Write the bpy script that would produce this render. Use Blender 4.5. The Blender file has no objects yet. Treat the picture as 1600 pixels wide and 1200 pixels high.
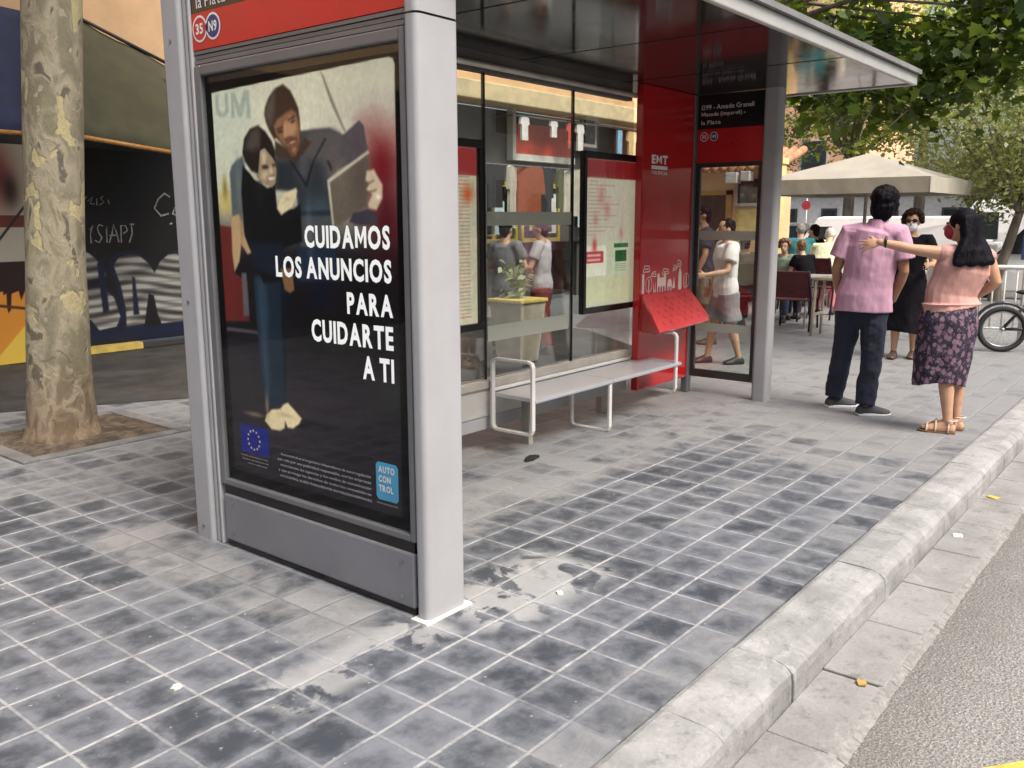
import bpy, bmesh, math, random
import numpy as np
from mathutils import Vector, Matrix, Quaternion
R_ = math.radians
random.seed(7); rng = np.random.default_rng(7)
scene = bpy.context.scene
COL = scene.collection

# ---------------------------------------------------------------- camera
cam_d = bpy.data.cameras.new('camera'); cam = bpy.data.objects.new('camera', cam_d); COL.objects.link(cam)
cam_d.sensor_fit = 'HORIZONTAL'; cam_d.sensor_width = 36.0; cam_d.lens = 31.111
cam_d.clip_start = 0.05; cam_d.clip_end = 500
yaw, pitch, roll = R_(38.78), R_(10.578), R_(-0.172)
fw = Vector((math.cos(yaw)*math.cos(pitch), math.sin(yaw)*math.cos(pitch), -math.sin(pitch)))
rt = Vector((math.sin(yaw), -math.cos(yaw), 0)); up = rt.cross(fw)
rt2 = rt*math.cos(roll)+up*math.sin(roll); up2 = -rt*math.sin(roll)+up*math.cos(roll)
cam.matrix_world = Matrix(((rt2.x, up2.x, -fw.x, -2.166), (rt2.y, up2.y, -fw.y, -2.158), (rt2.z, up2.z, -fw.z, 1.46), (0, 0, 0, 1)))
scene.camera = cam

# ---------------------------------------------------------------- daylight
SUN_EL, SUN_AZ = R_(55), R_(-97)          # direction towards the sun, azimuth measured from +X
world = bpy.data.worlds.new('World'); scene.world = world; world.use_nodes = True
wn = world.node_tree; bg = wn.nodes['Background']
sky = wn.nodes.new('ShaderNodeTexSky'); sky.sky_type = 'NISHITA'; sky.sun_disc = False
sky.sun_elevation = SUN_EL; sky.sun_rotation = R_(90)-SUN_AZ
sky.air_density = 1.0; sky.dust_density = 6.0; sky.ozone_density = 0.6
wn.links.new(sky.outputs[0], bg.inputs['Color']); bg.inputs['Strength'].default_value = 0.085
sun_d = bpy.data.lights.new('sun', 'SUN'); sun = bpy.data.objects.new('sun', sun_d); COL.objects.link(sun)
sun_d.energy = 1.5; sun_d.angle = R_(30); sun_d.color = (1.0, 0.965, 0.92)
sd = Vector((math.cos(SUN_EL)*math.cos(SUN_AZ), math.cos(SUN_EL)*math.sin(SUN_AZ), math.sin(SUN_EL)))
sun.rotation_euler = sd.to_track_quat('Z', 'Y').to_euler(); sun.location = (0, -6, 20)
vs = scene.view_settings
vs.view_transform = 'Standard'; vs.look = 'None'; vs.exposure = 1.55; vs.gamma = 1.0; vs.use_curve_mapping = False
scene.render.engine = 'CYCLES'; scene.cycles.max_bounces = 8; scene.cycles.transparent_max_bounces = 16
scene.cycles.use_denoising = True

# ---------------------------------------------------------------- helpers
def s2l(c):
    c = np.asarray(c, float); return np.where(c <= .04045, c/12.92, ((c+.055)/1.055)**2.4)
def new_mat(name):
    m = bpy.data.materials.new(name); m.use_nodes = True
    nt = m.node_tree; return m, nt, nt.nodes, nt.links, nt.nodes['Principled BSDF']
def math_n(nt, op, a, b=None, c=None):
    n = nt.nodes.new('ShaderNodeMath'); n.operation = op
    for i, v in enumerate((a, b, c)):
        if v is None: continue
        if isinstance(v, (int, float)): n.inputs[i].default_value = v
        else: nt.links.new(v, n.inputs[i])
    return n.outputs[0]
def mixc(nt, fac, a, b, mode='MIX'):
    n = nt.nodes.new('ShaderNodeMix'); n.data_type = 'RGBA'; n.blend_type = mode
    for sock, v in ((n.inputs[0], fac), (n.inputs[6], a), (n.inputs[7], b)):
        if isinstance(v, (int, float)): sock.default_value = v
        elif isinstance(v, (tuple, list)): sock.default_value = (*v[:3], 1)
        else: nt.links.new(v, sock)
    return n.outputs[2]
def noise(nt, vec, scale, detail=3, rough=.55, dist=0.0):
    n = nt.nodes.new('ShaderNodeTexNoise'); n.inputs['Scale'].default_value = scale
    n.inputs['Detail'].default_value = detail; n.inputs['Roughness'].default_value = rough; n.inputs['Distortion'].default_value = dist
    if vec is not None: nt.links.new(vec, n.inputs['Vector'])
    return n.outputs[0]
def ramp(nt, fac, lo, hi):
    n = nt.nodes.new('ShaderNodeMapRange'); n.interpolation_type = 'SMOOTHSTEP'
    n.inputs[1].default_value = lo; n.inputs[2].default_value = hi; nt.links.new(fac, n.inputs[0]); return n.outputs[0]
def bump(nt, h, dist, strength=1.0):
    n = nt.nodes.new('ShaderNodeBump'); n.inputs['Distance'].default_value = dist; n.inputs['Strength'].default_value = strength
    nt.links.new(h, n.inputs['Height']); return n.outputs[0]
def coords(nt, kind='Object'):
    return nt.nodes.new('ShaderNodeTexCoord').outputs[kind]
def mapping(nt, vec, scale=(1, 1, 1), loc=(0, 0, 0)):
    n = nt.nodes.new('ShaderNodeMapping'); n.inputs['Scale'].default_value = scale; n.inputs['Location'].default_value = loc
    nt.links.new(vec, n.inputs['Vector']); return n.outputs[0]
MATS = {}
def mat(name, col, rough=.5, metal=0.0, vary=.12, scale=6.0, bmp=0.0, bscale=40.0, stretch=(1, 1, 1), sheen=0.0, coat=0.0, second=None, lo=.45, hi=.6):
    """plain surface with a little natural unevenness of tone, gloss and relief"""
    if name in MATS: return MATS[name]
    m, nt, N, L, p = new_mat(name)
    co = mapping(nt, coords(nt), stretch)
    n1 = noise(nt, co, scale, 4)
    a = tuple(max(0, c*(1-vary)) for c in col); b = tuple(min(1, c*(1+vary)) for c in col)
    c = mixc(nt, ramp(nt, n1, .3, .7), a, b)
    if second is not None: c = mixc(nt, ramp(nt, noise(nt, co, scale*.6, 5, .6, .3), lo, hi), c, second)
    L.new(c, p.inputs['Base Color'])
    r = math_n(nt, 'MULTIPLY_ADD', n1, .16, rough-.08); L.new(r, p.inputs['Roughness'])
    p.inputs['Metallic'].default_value = metal
    if coat: p.inputs['Coat Weight'].default_value = coat
    if sheen: p.inputs['Sheen Weight'].default_value = sheen
    if bmp: L.new(bump(nt, noise(nt, co, bscale, 4), bmp), p.inputs['Normal'])
    MATS[name] = m; return m
def vcol_mat(name, rough=.5, coat=0.0, spec=.5):
    if name in MATS: return MATS[name]
    m, nt, N, L, p = new_mat(name)
    a = N.new('ShaderNodeAttribute'); a.attribute_name = 'tint'
    L.new(a.outputs['Color'], p.inputs['Base Color']); p.inputs['Roughness'].default_value = rough
    p.inputs['Coat Weight'].default_value = coat; p.inputs['Specular IOR Level'].default_value = spec
    MATS[name] = m; return m
def glass_mat(name, tint=(.86, .9, .87), ior=1.5, rough=0.0, boost=1.0):
    if name in MATS: return MATS[name]
    m = bpy.data.materials.new(name); m.use_nodes = True; nt = m.node_tree; nt.nodes.clear()
    o = nt.nodes.new('ShaderNodeOutputMaterial'); t = nt.nodes.new('ShaderNodeBsdfTransparent'); g = nt.nodes.new('ShaderNodeBsdfGlossy')
    t.inputs[0].default_value = (*tint, 1); g.inputs['Roughness'].default_value = rough
    f = nt.nodes.new('ShaderNodeFresnel'); ge = nt.nodes.new('ShaderNodeNewGeometry')
    nt.links.new(math_n(nt, 'MULTIPLY_ADD', ge.outputs['Backfacing'], 1/ior-ior, ior), f.inputs[0])   # the same reflection from either side of the pane
    mx = nt.nodes.new('ShaderNodeMixShader')
    nt.links.new(math_n(nt, 'MULTIPLY', f.outputs[0], boost), mx.inputs[0])
    nt.links.new(t.outputs[0], mx.inputs[1]); nt.links.new(g.outputs[0], mx.inputs[2]); nt.links.new(mx.outputs[0], o.inputs[0])
    MATS[name] = m; return m

class MB:
    def __init__(s): s.v = []; s.f = []; s.m = []
    def add(s, vs, fs, m=0):
        b = len(s.v); s.v += [tuple(v) for v in vs]
        for f in fs: s.f.append(tuple(i+b for i in f)); s.m.append(m)
        return s
    def box(s, x0, x1, y0, y1, z0, z1, m=0):
        x0, x1 = min(x0, x1), max(x0, x1); y0, y1 = min(y0, y1), max(y0, y1); z0, z1 = min(z0, z1), max(z0, z1)
        vs = [(x0, y0, z0), (x1, y0, z0), (x1, y1, z0), (x0, y1, z0), (x0, y0, z1), (x1, y0, z1), (x1, y1, z1), (x0, y1, z1)]
        return s.add(vs, [(0, 3, 2, 1), (4, 5, 6, 7), (0, 1, 5, 4), (1, 2, 6, 5), (2, 3, 7, 6), (3, 0, 4, 7)], m)
    def prism(s, pts, z0, z1, m=0, axis='z'):
        n = len(pts)
        def P(p, z): return (p[0], p[1], z) if axis == 'z' else ((p[0], z, p[1]) if axis == 'y' else (z, p[0], p[1]))
        vs = [P(p, z0) for p in pts]+[P(p, z1) for p in pts]
        fs = [tuple(range(n))[::-1], tuple(range(n, 2*n))]+[(i, (i+1) % n, n+(i+1) % n, n+i) for i in range(n)]
        return s.add(vs, fs, m)
    def poly(s, pts, m=0): return s.add(pts, [tuple(range(len(pts)))], m)
    def tube(s, pts, r, seg=8, m=0, caps=True, side=None, flat=1.0):
        """round or flattened tube through pts; r a number or one per point"""
        pts = [Vector(p) for p in pts]; n = len(pts)
        rs = [r]*n if isinstance(r, (int, float)) else list(r)
        ring = []; prev = None
        for i, p in enumerate(pts):
            t = (pts[min(i+1, n-1)]-pts[max(i-1, 0)]).normalized()
            if side is not None: a = (Vector(side)-t*t.dot(Vector(side)))
            elif prev is not None: a = prev-t*t.dot(prev)
            else: a = t.orthogonal()
            if a.length < 1e-4: a = t.orthogonal()
            a.normalize(); b = t.cross(a); prev = a
            ring.append((p, t, a, b, rs[i]))
        rows = []
        def row(p, a, b, rr): rows.append([p+a*(math.cos(2*math.pi*k/seg)*rr)+b*(math.sin(2*math.pi*k/seg)*rr*flat) for k in range(seg)])
        if caps == 'round':
            p, t, a, b, rr = ring[0]; row(p-t*rr*.85, a, b, rr*.5); row(p-t*rr*.45, a, b, rr*.88)
        for p, t, a, b, rr in ring: row(p, a, b, rr)
        if caps == 'round':
            p, t, a, b, rr = ring[-1]; row(p+t*rr*.45, a, b, rr*.88); row(p+t*rr*.85, a, b, rr*.5)
        vs = [v for rw in rows for v in rw]; fs = []
        for i in range(len(rows)-1):
            for k in range(seg):
                k2 = (k+1) % seg; fs.append((i*seg+k, i*seg+k2, (i+1)*seg+k2, (i+1)*seg+k))
        if caps: fs += [tuple(range(seg))[::-1], tuple(range((len(rows)-1)*seg, len(rows)*seg))]
        return s.add(vs, fs, m)
    def loft(s, rows, m=0, caps=True):
        n = len(rows[0]); vs = [v for r in rows for v in r]; fs = []
        for i in range(len(rows)-1):
            for k in range(n): k2 = (k+1) % n; fs.append((i*n+k, i*n+k2, (i+1)*n+k2, (i+1)*n+k))
        if caps: fs += [tuple(range(n))[::-1], tuple(range((len(rows)-1)*n, len(rows)*n))]
        return s.add(vs, fs, m)
    def ell(s, c, ax, ay, az, seg=14, rings=9, m=0):
        c, ax, ay, az = Vector(c), Vector(ax), Vector(ay), Vector(az); rows = []
        for i in range(rings+1):
            th = math.pi*(i+.12)/(rings+.24); rows.append([c+az*math.cos(th)+(ax*math.cos(2*math.pi*k/seg)+ay*math.sin(2*math.pi*k/seg))*math.sin(th) for k in range(seg)])
        return s.loft(rows, m)
    def lathe(s, prof, c=(0, 0, 0), seg=20, m=0):
        rows = [[(c[0]+r*math.cos(2*math.pi*k/seg), c[1]+r*math.sin(2*math.pi*k/seg), c[2]+z) for k in range(seg)] for r, z in prof]
        return s.loft(rows, m)
    def build(s, name, mats, parent=None, smooth=False, bevel=0.0, loc=None, seg=2, angle=35):
        me = bpy.data.meshes.new(name); me.from_pydata(s.v, [], s.f)
        if not isinstance(mats, (list, tuple)): mats = [mats]
        for mm in mats: me.materials.append(mm)
        me.polygons.foreach_set('material_index', s.m)
        me.update(); bm = bmesh.new(); bm.from_mesh(me); bmesh.ops.recalc_face_normals(bm, faces=bm.faces); bm.to_mesh(me); bm.free()
        o = bpy.data.objects.new(name, me); COL.objects.link(o)
        if parent is not None: o.parent = parent
        if loc is not None: o.location = loc
        if smooth: me.polygons.foreach_set('use_smooth', [True]*len(me.polygons))
        if bevel:
            b = o.modifiers.new('bevel', 'BEVEL'); b.width = bevel; b.segments = seg; b.limit_method = 'ANGLE'; b.angle_limit = R_(angle); b.harden_normals = False
        return o
def tag(o, label, cat, group=None, kind=None):
    if label: o['label'] = label
    if cat: o['category'] = cat
    if group: o['group'] = group
    if kind: o['kind'] = kind
    return o
def thing(name, label, cat, loc=(0, 0, 0), rotz=0.0, group=None):
    o = bpy.data.objects.new(name, None); COL.objects.link(o); o.location = loc; o.rotation_euler = (0, 0, rotz); o.empty_display_size = .1
    return tag(o, label, cat, group)
def struct(o): o['kind'] = 'structure'; return o
def bx(name, m, parent, *a, bevel=0.0):
    b = MB()
    if isinstance(a[0], (tuple, list)):
        for q in a: b.box(*q)
    else: b.box(*a)
    return b.build(name, m, parent, bevel=bevel)
def evaluated(o, name, mats, parent=None, smooth=True):
    """the modified shape of a scratch object as a plain mesh object"""
    dg = bpy.context.evaluated_depsgraph_get(); me = bpy.data.meshes.new_from_object(o.evaluated_get(dg)); me.name = name
    old = o.data; bpy.data.objects.remove(o)
    (bpy.data.meshes if isinstance(old, bpy.types.Mesh) else bpy.data.curves).remove(old)
    me.materials.clear()
    for mm in (mats if isinstance(mats, (list, tuple)) else [mats]): me.materials.append(mm)
    n = bpy.data.objects.new(name, me); COL.objects.link(n)
    if parent is not None: n.parent = parent
    if smooth: me.polygons.foreach_set('use_smooth', [True]*len(me.polygons))
    return n
_tex = {}
def clouds(scale):
    if scale not in _tex:
        t = bpy.data.textures.new('folds', 'CLOUDS'); t.noise_scale = scale; t.noise_depth = 2; _tex[scale] = t
    return _tex[scale]
def sculpt(mb, name, mats, parent, voxel=.008, smooth=4, folds=None):
    """fuse overlapping closed shapes into one continuous smooth skin"""
    me = bpy.data.meshes.new('tmp'); me.from_pydata(mb.v, [], mb.f); me.update()
    bm = bmesh.new(); bm.from_mesh(me); bmesh.ops.recalc_face_normals(bm, faces=bm.faces); bm.to_mesh(me); bm.free()
    o = bpy.data.objects.new('tmp', me); COL.objects.link(o)
    r = o.modifiers.new('r', 'REMESH'); r.mode = 'VOXEL'; r.voxel_size = voxel
    s = o.modifiers.new('s', 'SMOOTH'); s.iterations = smooth; s.factor = .5
    if folds:
        d = o.modifiers.new('d', 'DISPLACE'); d.texture = clouds(folds[0]); d.strength = folds[1]; d.mid_level = .5
    return evaluated(o, name, mats, parent)
def text_mesh(body, bold=0.0):
    cu = bpy.data.curves.new('t', 'FONT'); cu.body = body; cu.offset = bold; cu.fill_mode = 'FRONT'; cu.resolution_u = 3
    o = bpy.data.objects.new('t', cu); COL.objects.link(o)
    dg = bpy.context.evaluated_depsgraph_get(); me = bpy.data.meshes.new_from_object(o.evaluated_get(dg))
    v = [tuple(x.co) for x in me.vertices]; f = [tuple(p.vertices) for p in me.polygons]
    bpy.data.objects.remove(o); bpy.data.curves.remove(cu); bpy.data.meshes.remove(me)
    return np.array(v), f
def add_text(mb, body, place, u0, u1, v0, v1, m=0, bold=0.012):
    """lettering set glyph by glyph to fill the box u0..u1, v0..v1; place(u, v) gives the point on the sign"""
    gl, x = [], 0.0
    for ch in body:
        if ch == ' ': x += .24; continue
        if (ch, bold) not in GLYPHS: GLYPHS[ch, bold] = letter_m(bold) if ch == 'M' else text_mesh(ch, bold)
        v, f = GLYPHS[ch, bold]; lo, hi = v[:, 0].min(), v[:, 0].max(); gl.append((v[:, 0]-lo+x, v[:, 1], f)); x += hi-lo+.075+bold*.6
    x -= .075+bold*.6; lo = min(g_[1].min() for g_ in gl); hi = max(g_[1].max() for g_ in gl)
    for gx_, gy_, f in gl: mb.add([place(u0+a/x*(u1-u0), v0+(c-lo)/(hi-lo)*(v1-v0)) for a, c in zip(gx_, gy_)], f, m)
GLYPHS = {}
def letter_m(bold):     # drawn by hand: the built-in outline of this letter closes up when it is thickened
    s_ = .105+bold*1.6; w, h = .74, .70; q = [(0, 0), (s_, 0), (s_, h*.60), (w/2, h*.16), (w-s_, h*.60), (w-s_, 0), (w, 0), (w, h), (w-s_*1.05, h), (w/2, h*.46), (s_*1.05, h), (0, h)]
    return np.array([(a, b, 0.0) for a, b in q]), [(0, 1, 2, 10, 11), (2, 3, 9, 10), (3, 4, 8, 9), (4, 5, 6, 7, 8)]
def disc(mb, place, cu, cv, r, m=0, seg=28):
    mb.poly([place(cu+r*math.cos(2*math.pi*k/seg), cv+r*math.sin(2*math.pi*k/seg)) for k in range(seg)], m)
# painted flat pictures: a fine grid whose vertex colours hold the print
def pmask(U, V, poly, soft=.004):
    P = np.array(poly, float); out = np.zeros(U.shape)
    m = (U > P[:, 0].min()-soft) & (U < P[:, 0].max()+soft) & (V > P[:, 1].min()-soft) & (V < P[:, 1].max()+soft)
    if not m.any(): return out
    u, v = U[m], V[m]; ins = np.zeros(u.shape, bool); d = np.full(u.shape, 9.)
    for (x0, y0), (x1, y1) in zip(P, np.roll(P, -1, 0)):
        c = ((y0 > v) != (y1 > v)); 
        with np.errstate(divide='ignore', invalid='ignore'): xi = (x1-x0)*(v-y0)/(y1-y0)+x0
        ins ^= c & (u < xi)
        L2 = (x1-x0)**2+(y1-y0)**2+1e-12; t = np.clip(((u-x0)*(x1-x0)+(v-y0)*(y1-y0))/L2, 0, 1)
        d = np.minimum(d, np.hypot(u-x0-t*(x1-x0), v-y0-t*(y1-y0)))
    out[m] = np.clip(.5+np.where(ins, d, -d)/soft, 0, 1); return out
class Paint:
    def __init__(s, w, h, step, base):
        s.nx, s.ny = int(w/step)+1, int(h/step)+1; s.w, s.h = w, h
        s.U, s.V = np.meshgrid(np.linspace(0, w, s.nx), np.linspace(0, h, s.ny)); s.c = np.zeros((s.ny, s.nx, 3))+np.array(base)
    def mixin(s, a, col): s.c = s.c*(1-a[..., None])+np.asarray(col)*a[..., None]
    def poly(s, pts, col, soft=.005, k=1.0): s.mixin(pmask(s.U, s.V, pts, soft)*k, col)
    def rect(s, u0, u1, v0, v1, col, soft=.004, k=1.0): s.poly([(u0, v0), (u1, v0), (u1, v1), (u0, v1)], col, soft, k)
    def blob(s, u, v, ru, rv, col, k=1.0, p=1.0): s.mixin(np.exp(-(((s.U-u)/ru)**2+((s.V-v)/rv)**2)**p)*k, col)
    def grain(s, cell, amp):
        g = rng.normal(size=(int(s.h/cell)+3, int(s.w/cell)+3)); x, y = s.U/cell, s.V/cell; i, j = x.astype(int), y.astype(int); a, b = x-i, y-j
        n = g[j, i]*(1-a)*(1-b)+g[j, i+1]*a*(1-b)+g[j+1, i]*(1-a)*b+g[j+1, i+1]*a*b; s.c = s.c*(1+amp*n[..., None])
    def build(s, name, m, place, parent=None):
        v = [place(u, w) for u, w in zip(s.U.ravel(), s.V.ravel())]
        idx = np.arange(s.nx*s.ny).reshape(s.ny, s.nx); f = np.stack([idx[:-1, :-1], idx[:-1, 1:], idx[1:, 1:], idx[1:, :-1]], -1).reshape(-1, 4)
        me = bpy.data.meshes.new(name); me.from_pydata(v, [], f.tolist()); me.materials.append(m)
        at = me.color_attributes.new('tint', 'FLOAT_COLOR', 'POINT'); c = np.ones((s.nx*s.ny, 4)); c[:, :3] = s2l(np.clip(s.c, 0, 1)).reshape(-1, 3)
        at.data.foreach_set('color', c.ravel()); me.update()
        o = bpy.data.objects.new(name, me); COL.objects.link(o); o.parent = parent; return o
TR = {
'wire':[(0.743,1.701),(0.758,1.687),(0.807,1.594),(0.87,1.483),(0.856,1.49),(0.792,1.593)],
'letters_u':[(0.071,1.676),(0.095,1.677),(0.093,1.617),(0.115,1.601),(0.135,1.61),(0.136,1.677),(0.161,1.677),(0.161,1.605),(0.132,1.584),(0.094,1.587),(0.069,1.604)],
'letters_m':[(0.18,1.676),(0.205,1.675),(0.237,1.623),(0.267,1.676),(0.303,1.677),(0.308,1.566),(0.28,1.568),(0.281,1.634),(0.248,1.577),(0.223,1.579),(0.2,1.633),(0.198,1.577),(0.176,1.579)],
'redblob':[(0.967,1.493),(1.033,1.497),(1.117,1.462),(1.127,1.377),(1.123,1.144),(1.016,1.144),(1.018,1.188),(0.979,1.359)],
'redleft':[(0.044,1.148),(0.136,1.141),(0.129,0.952),(0.222,0.918),(0.219,0.751),(0.019,0.737)],
'wallstrip':[(0.183,0.952),(0.216,0.953),(0.221,0.776),(0.18,0.769)],
'floor':[(-0.018,0.728),(0.287,0.767),(0.647,0.783),(1.166,0.819),(1.154,0.162),(-0.009,-0.011)],
'man_body':[(0.591,1.5),(0.688,1.502),(0.781,1.501),(0.84,1.479),(0.861,1.465),(0.94,1.515),(0.963,1.499),(0.973,1.433),(0.986,1.402),(0.922,1.373),(0.822,1.352),(0.764,1.315),(0.779,1.15),(0.774,1.069),(0.58,1.066),(0.574,1.279),(0.439,1.289),(0.437,1.407),(0.525,1.437)],
'man_sleeve':[(0.839,1.466),(0.9,1.494),(0.944,1.514),(0.967,1.493),(0.978,1.433),(0.986,1.408),(0.904,1.387),(0.813,1.365),(0.771,1.341),(0.768,1.38),(0.827,1.428)],
'man_shirtlow':[(0.459,1.392),(0.583,1.394),(0.773,1.376),(0.764,1.315),(0.773,1.209),(0.591,1.211),(0.574,1.279),(0.45,1.289)],
'man_jeans':[(0.59,1.225),(0.784,1.216),(0.785,1.076),(0.808,0.942),(0.548,0.932)],
'man_neck':[(0.455,1.474),(0.52,1.444),(0.557,1.407),(0.608,1.433),(0.633,1.478),(0.674,1.456),(0.583,1.387),(0.517,1.403),(0.45,1.413)],
'teal_sleeve':[(0.14,1.362),(0.156,1.39),(0.19,1.41),(0.238,1.426),(0.25,1.386),(0.225,1.229),(0.205,1.156),(0.141,1.185)],
'woman_body':[(0.234,1.387),(0.278,1.357),(0.312,1.328),(0.392,1.294),(0.441,1.31),(0.445,1.226),(0.547,1.211),(0.593,1.231),(0.593,1.087),(0.49,1.064),(0.453,1.05),(0.449,0.928),(0.334,0.915),(0.267,0.994),(0.217,1.119),(0.215,1.287)],
'woman_body2':[(0.251,1.082),(0.468,1.078),(0.462,1.014),(0.55,0.967),(0.502,0.93),(0.266,0.979)],
'hand_mid':[(0.444,1.216),(0.47,1.25),(0.507,1.274),(0.57,1.291),(0.577,1.279),(0.554,1.239),(0.536,1.215),(0.471,1.189)],
'hand_left':[(0.131,1.182),(0.186,1.194),(0.21,1.156),(0.218,1.104),(0.259,1.038),(0.233,1.03),(0.193,1.071),(0.173,0.999),(0.133,0.954),(0.125,1.036)],
'tablet':[(0.759,1.312),(0.986,1.407),(0.991,1.358),(0.968,1.22),(0.883,1.182),(0.82,1.15),(0.781,1.15)],
'tablet_edge':[(0.757,1.315),(0.984,1.411),(0.989,1.402),(0.771,1.307),(0.785,1.151),(0.776,1.151)],
'hand_right':[(0.974,1.34),(1.012,1.345),(1.025,1.326),(1.053,1.291),(1.051,1.244),(1.019,1.204),(0.981,1.211),(0.977,1.226),(0.998,1.258),(0.97,1.277),(0.986,1.296),(0.967,1.309)],
'finger_gap':[(0.972,1.299),(1.01,1.308),(1.011,1.304),(0.976,1.293)],
'finger_gap2':[(0.975,1.268),(1.022,1.276),(1.022,1.272),(0.979,1.261)],
'sleeve_right':[(0.872,1.163),(0.893,1.195),(0.981,1.207),(1.018,1.191),(1.022,1.156),(0.92,1.15)],
'leg_blue':[(0.266,0.938),(0.35,0.984),(0.445,0.944),(0.436,0.755),(0.438,0.439),(0.356,0.392),(0.309,0.393),(0.291,0.493),(0.277,0.654),(0.267,0.788)],
'leg_blue_hi':[(0.28,0.929),(0.341,0.958),(0.355,0.793),(0.336,0.66),(0.338,0.525),(0.322,0.424),(0.296,0.548),(0.285,0.745)],
'leg_dark':[(0.427,0.978),(0.543,0.982),(0.538,0.915),(0.475,0.801),(0.438,0.439),(0.403,0.434)],
'man_legdark':[(0.611,1.008),(0.739,1.012),(0.753,0.843),(0.624,0.819)],
'hand_low':[(0.448,0.978),(0.523,0.981),(0.53,0.897),(0.502,0.883),(0.469,0.895)],
'foot_l':[(0.289,0.332),(0.302,0.361),(0.341,0.388),(0.399,0.398),(0.433,0.366),(0.422,0.319),(0.392,0.304),(0.333,0.301)],
'foot_r':[(0.399,0.398),(0.423,0.42),(0.452,0.431),(0.499,0.402),(0.538,0.376),(0.522,0.352),(0.479,0.326),(0.443,0.324),(0.425,0.356)],
'bin':[(0.99,0.581),(1.158,0.592),(1.154,0.49),(1.009,0.487)],
'g1':[(2.355,1.135),(2.526,1.123),(2.624,1.036),(2.705,0.893),(2.715,0.843),(2.533,0.817),(2.336,0.794)],
'g2':[(2.318,0.602),(2.51,0.714),(2.654,0.733),(2.789,0.603),(2.844,0.382),(2.79,0.278),(2.59,0.254),(2.507,0.376),(2.299,0.395)],
'g3':[(2.813,0.959),(2.88,1.048),(2.995,1.08),(3.13,1.054),(3.231,0.963),(3.294,0.857),(3.376,0.987),(3.478,1.057),(3.586,1.069),(3.791,1.016),(3.734,0.266),(3.333,0.264),(3.294,0.381),(3.264,0.592),(3.203,0.626),(3.152,0.393),(3.127,0.283),(2.908,0.252),(2.913,0.486),(2.876,0.741)],
'gband':[(2.214,0.368),(2.922,0.229),(3.734,0.266),(3.72,0.096),(2.912,0.119),(2.195,0.161)],
'g_c':[(3.358,1.738),(3.478,1.754)],
'm_white':[(1.69,1.55),(1.942,1.603),(1.885,1.031),(1.637,1.027)],
'm_dark':[(1.637,1.034),(1.885,1.037),(1.856,0.735),(1.818,0.737),(1.77,0.641),(1.755,0.741),(1.684,0.713),(1.662,0.551),(1.634,0.52),(1.628,0.586),(1.636,0.717),(1.604,0.706)],
'm_yel':[(1.823,0.404),(1.544,0.12),(1.532,0.002),(1.808,-0.006)],
'man_hair':[(0.396,1.577),(0.403,1.603),(0.432,1.64),(0.476,1.669),(0.521,1.678),(0.563,1.652),(0.585,1.621),(0.607,1.585),(0.612,1.549),(0.613,1.485),(0.616,1.452),(0.593,1.409),(0.568,1.405),(0.545,1.417),(0.507,1.449),(0.465,1.482),(0.449,1.479),(0.421,1.514),(0.403,1.546)],
'man_hair_grey':[(0.398,1.58),(0.421,1.623),(0.465,1.661),(0.466,1.613),(0.451,1.555),(0.433,1.526),(0.409,1.552)],
'man_face':[(0.451,1.528),(0.476,1.553),(0.527,1.572),(0.568,1.582),(0.591,1.568),(0.603,1.538),(0.608,1.503),(0.607,1.462),(0.595,1.433),(0.576,1.413),(0.554,1.414),(0.536,1.436),(0.503,1.458),(0.466,1.494)],
'man_cheek':[(0.524,1.532),(0.555,1.553),(0.584,1.545),(0.592,1.516),(0.575,1.487),(0.549,1.477),(0.526,1.49)],
'man_nose':[(0.517,1.538),(0.527,1.539),(0.533,1.496),(0.522,1.481),(0.51,1.486)],
'man_eye1':[(0.474,1.506),(0.49,1.512),(0.506,1.508),(0.501,1.5),(0.479,1.499)],
'man_eye2':[(0.552,1.535),(0.574,1.546),(0.586,1.541),(0.571,1.531)],
'man_brow1':[(0.468,1.516),(0.504,1.524),(0.507,1.52),(0.472,1.51)],
'man_brow2':[(0.54,1.547),(0.58,1.559),(0.585,1.554),(0.545,1.541)],
'man_stache':[(0.515,1.476),(0.55,1.486),(0.589,1.48),(0.593,1.468),(0.548,1.465),(0.523,1.46)],
'man_mouth':[(0.533,1.461),(0.564,1.469),(0.588,1.469),(0.582,1.46),(0.553,1.454)],
'man_teeth':[(0.543,1.461),(0.566,1.466),(0.582,1.465),(0.573,1.461),(0.554,1.457)],
'man_beard':[(0.513,1.458),(0.537,1.448),(0.587,1.457),(0.607,1.468),(0.6,1.433),(0.576,1.411),(0.554,1.412),(0.536,1.433)],
'man_chin':[(0.557,1.444),(0.581,1.446),(0.587,1.433),(0.573,1.422),(0.557,1.429)],
'woman_hair':[(0.236,1.438),(0.254,1.493),(0.296,1.528),(0.35,1.537),(0.395,1.513),(0.433,1.474),(0.453,1.434),(0.45,1.391),(0.413,1.423),(0.384,1.446),(0.358,1.438),(0.35,1.401),(0.337,1.352),(0.291,1.363),(0.251,1.402)],
'woman_hair_hi':[(0.295,1.516),(0.355,1.534),(0.363,1.5),(0.353,1.451),(0.298,1.441),(0.256,1.456)],
'woman_face':[(0.356,1.438),(0.384,1.447),(0.413,1.424),(0.444,1.396),(0.455,1.36),(0.446,1.317),(0.423,1.296),(0.382,1.306),(0.342,1.33),(0.336,1.352)],
'woman_light':[(0.362,1.435),(0.383,1.44),(0.397,1.418),(0.384,1.388),(0.363,1.388)],
'woman_cheek':[(0.36,1.36),(0.397,1.362),(0.406,1.343),(0.378,1.326),(0.353,1.336)],
'woman_eye1':[(0.362,1.382),(0.391,1.385),(0.407,1.374),(0.387,1.368),(0.365,1.372)],
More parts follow.
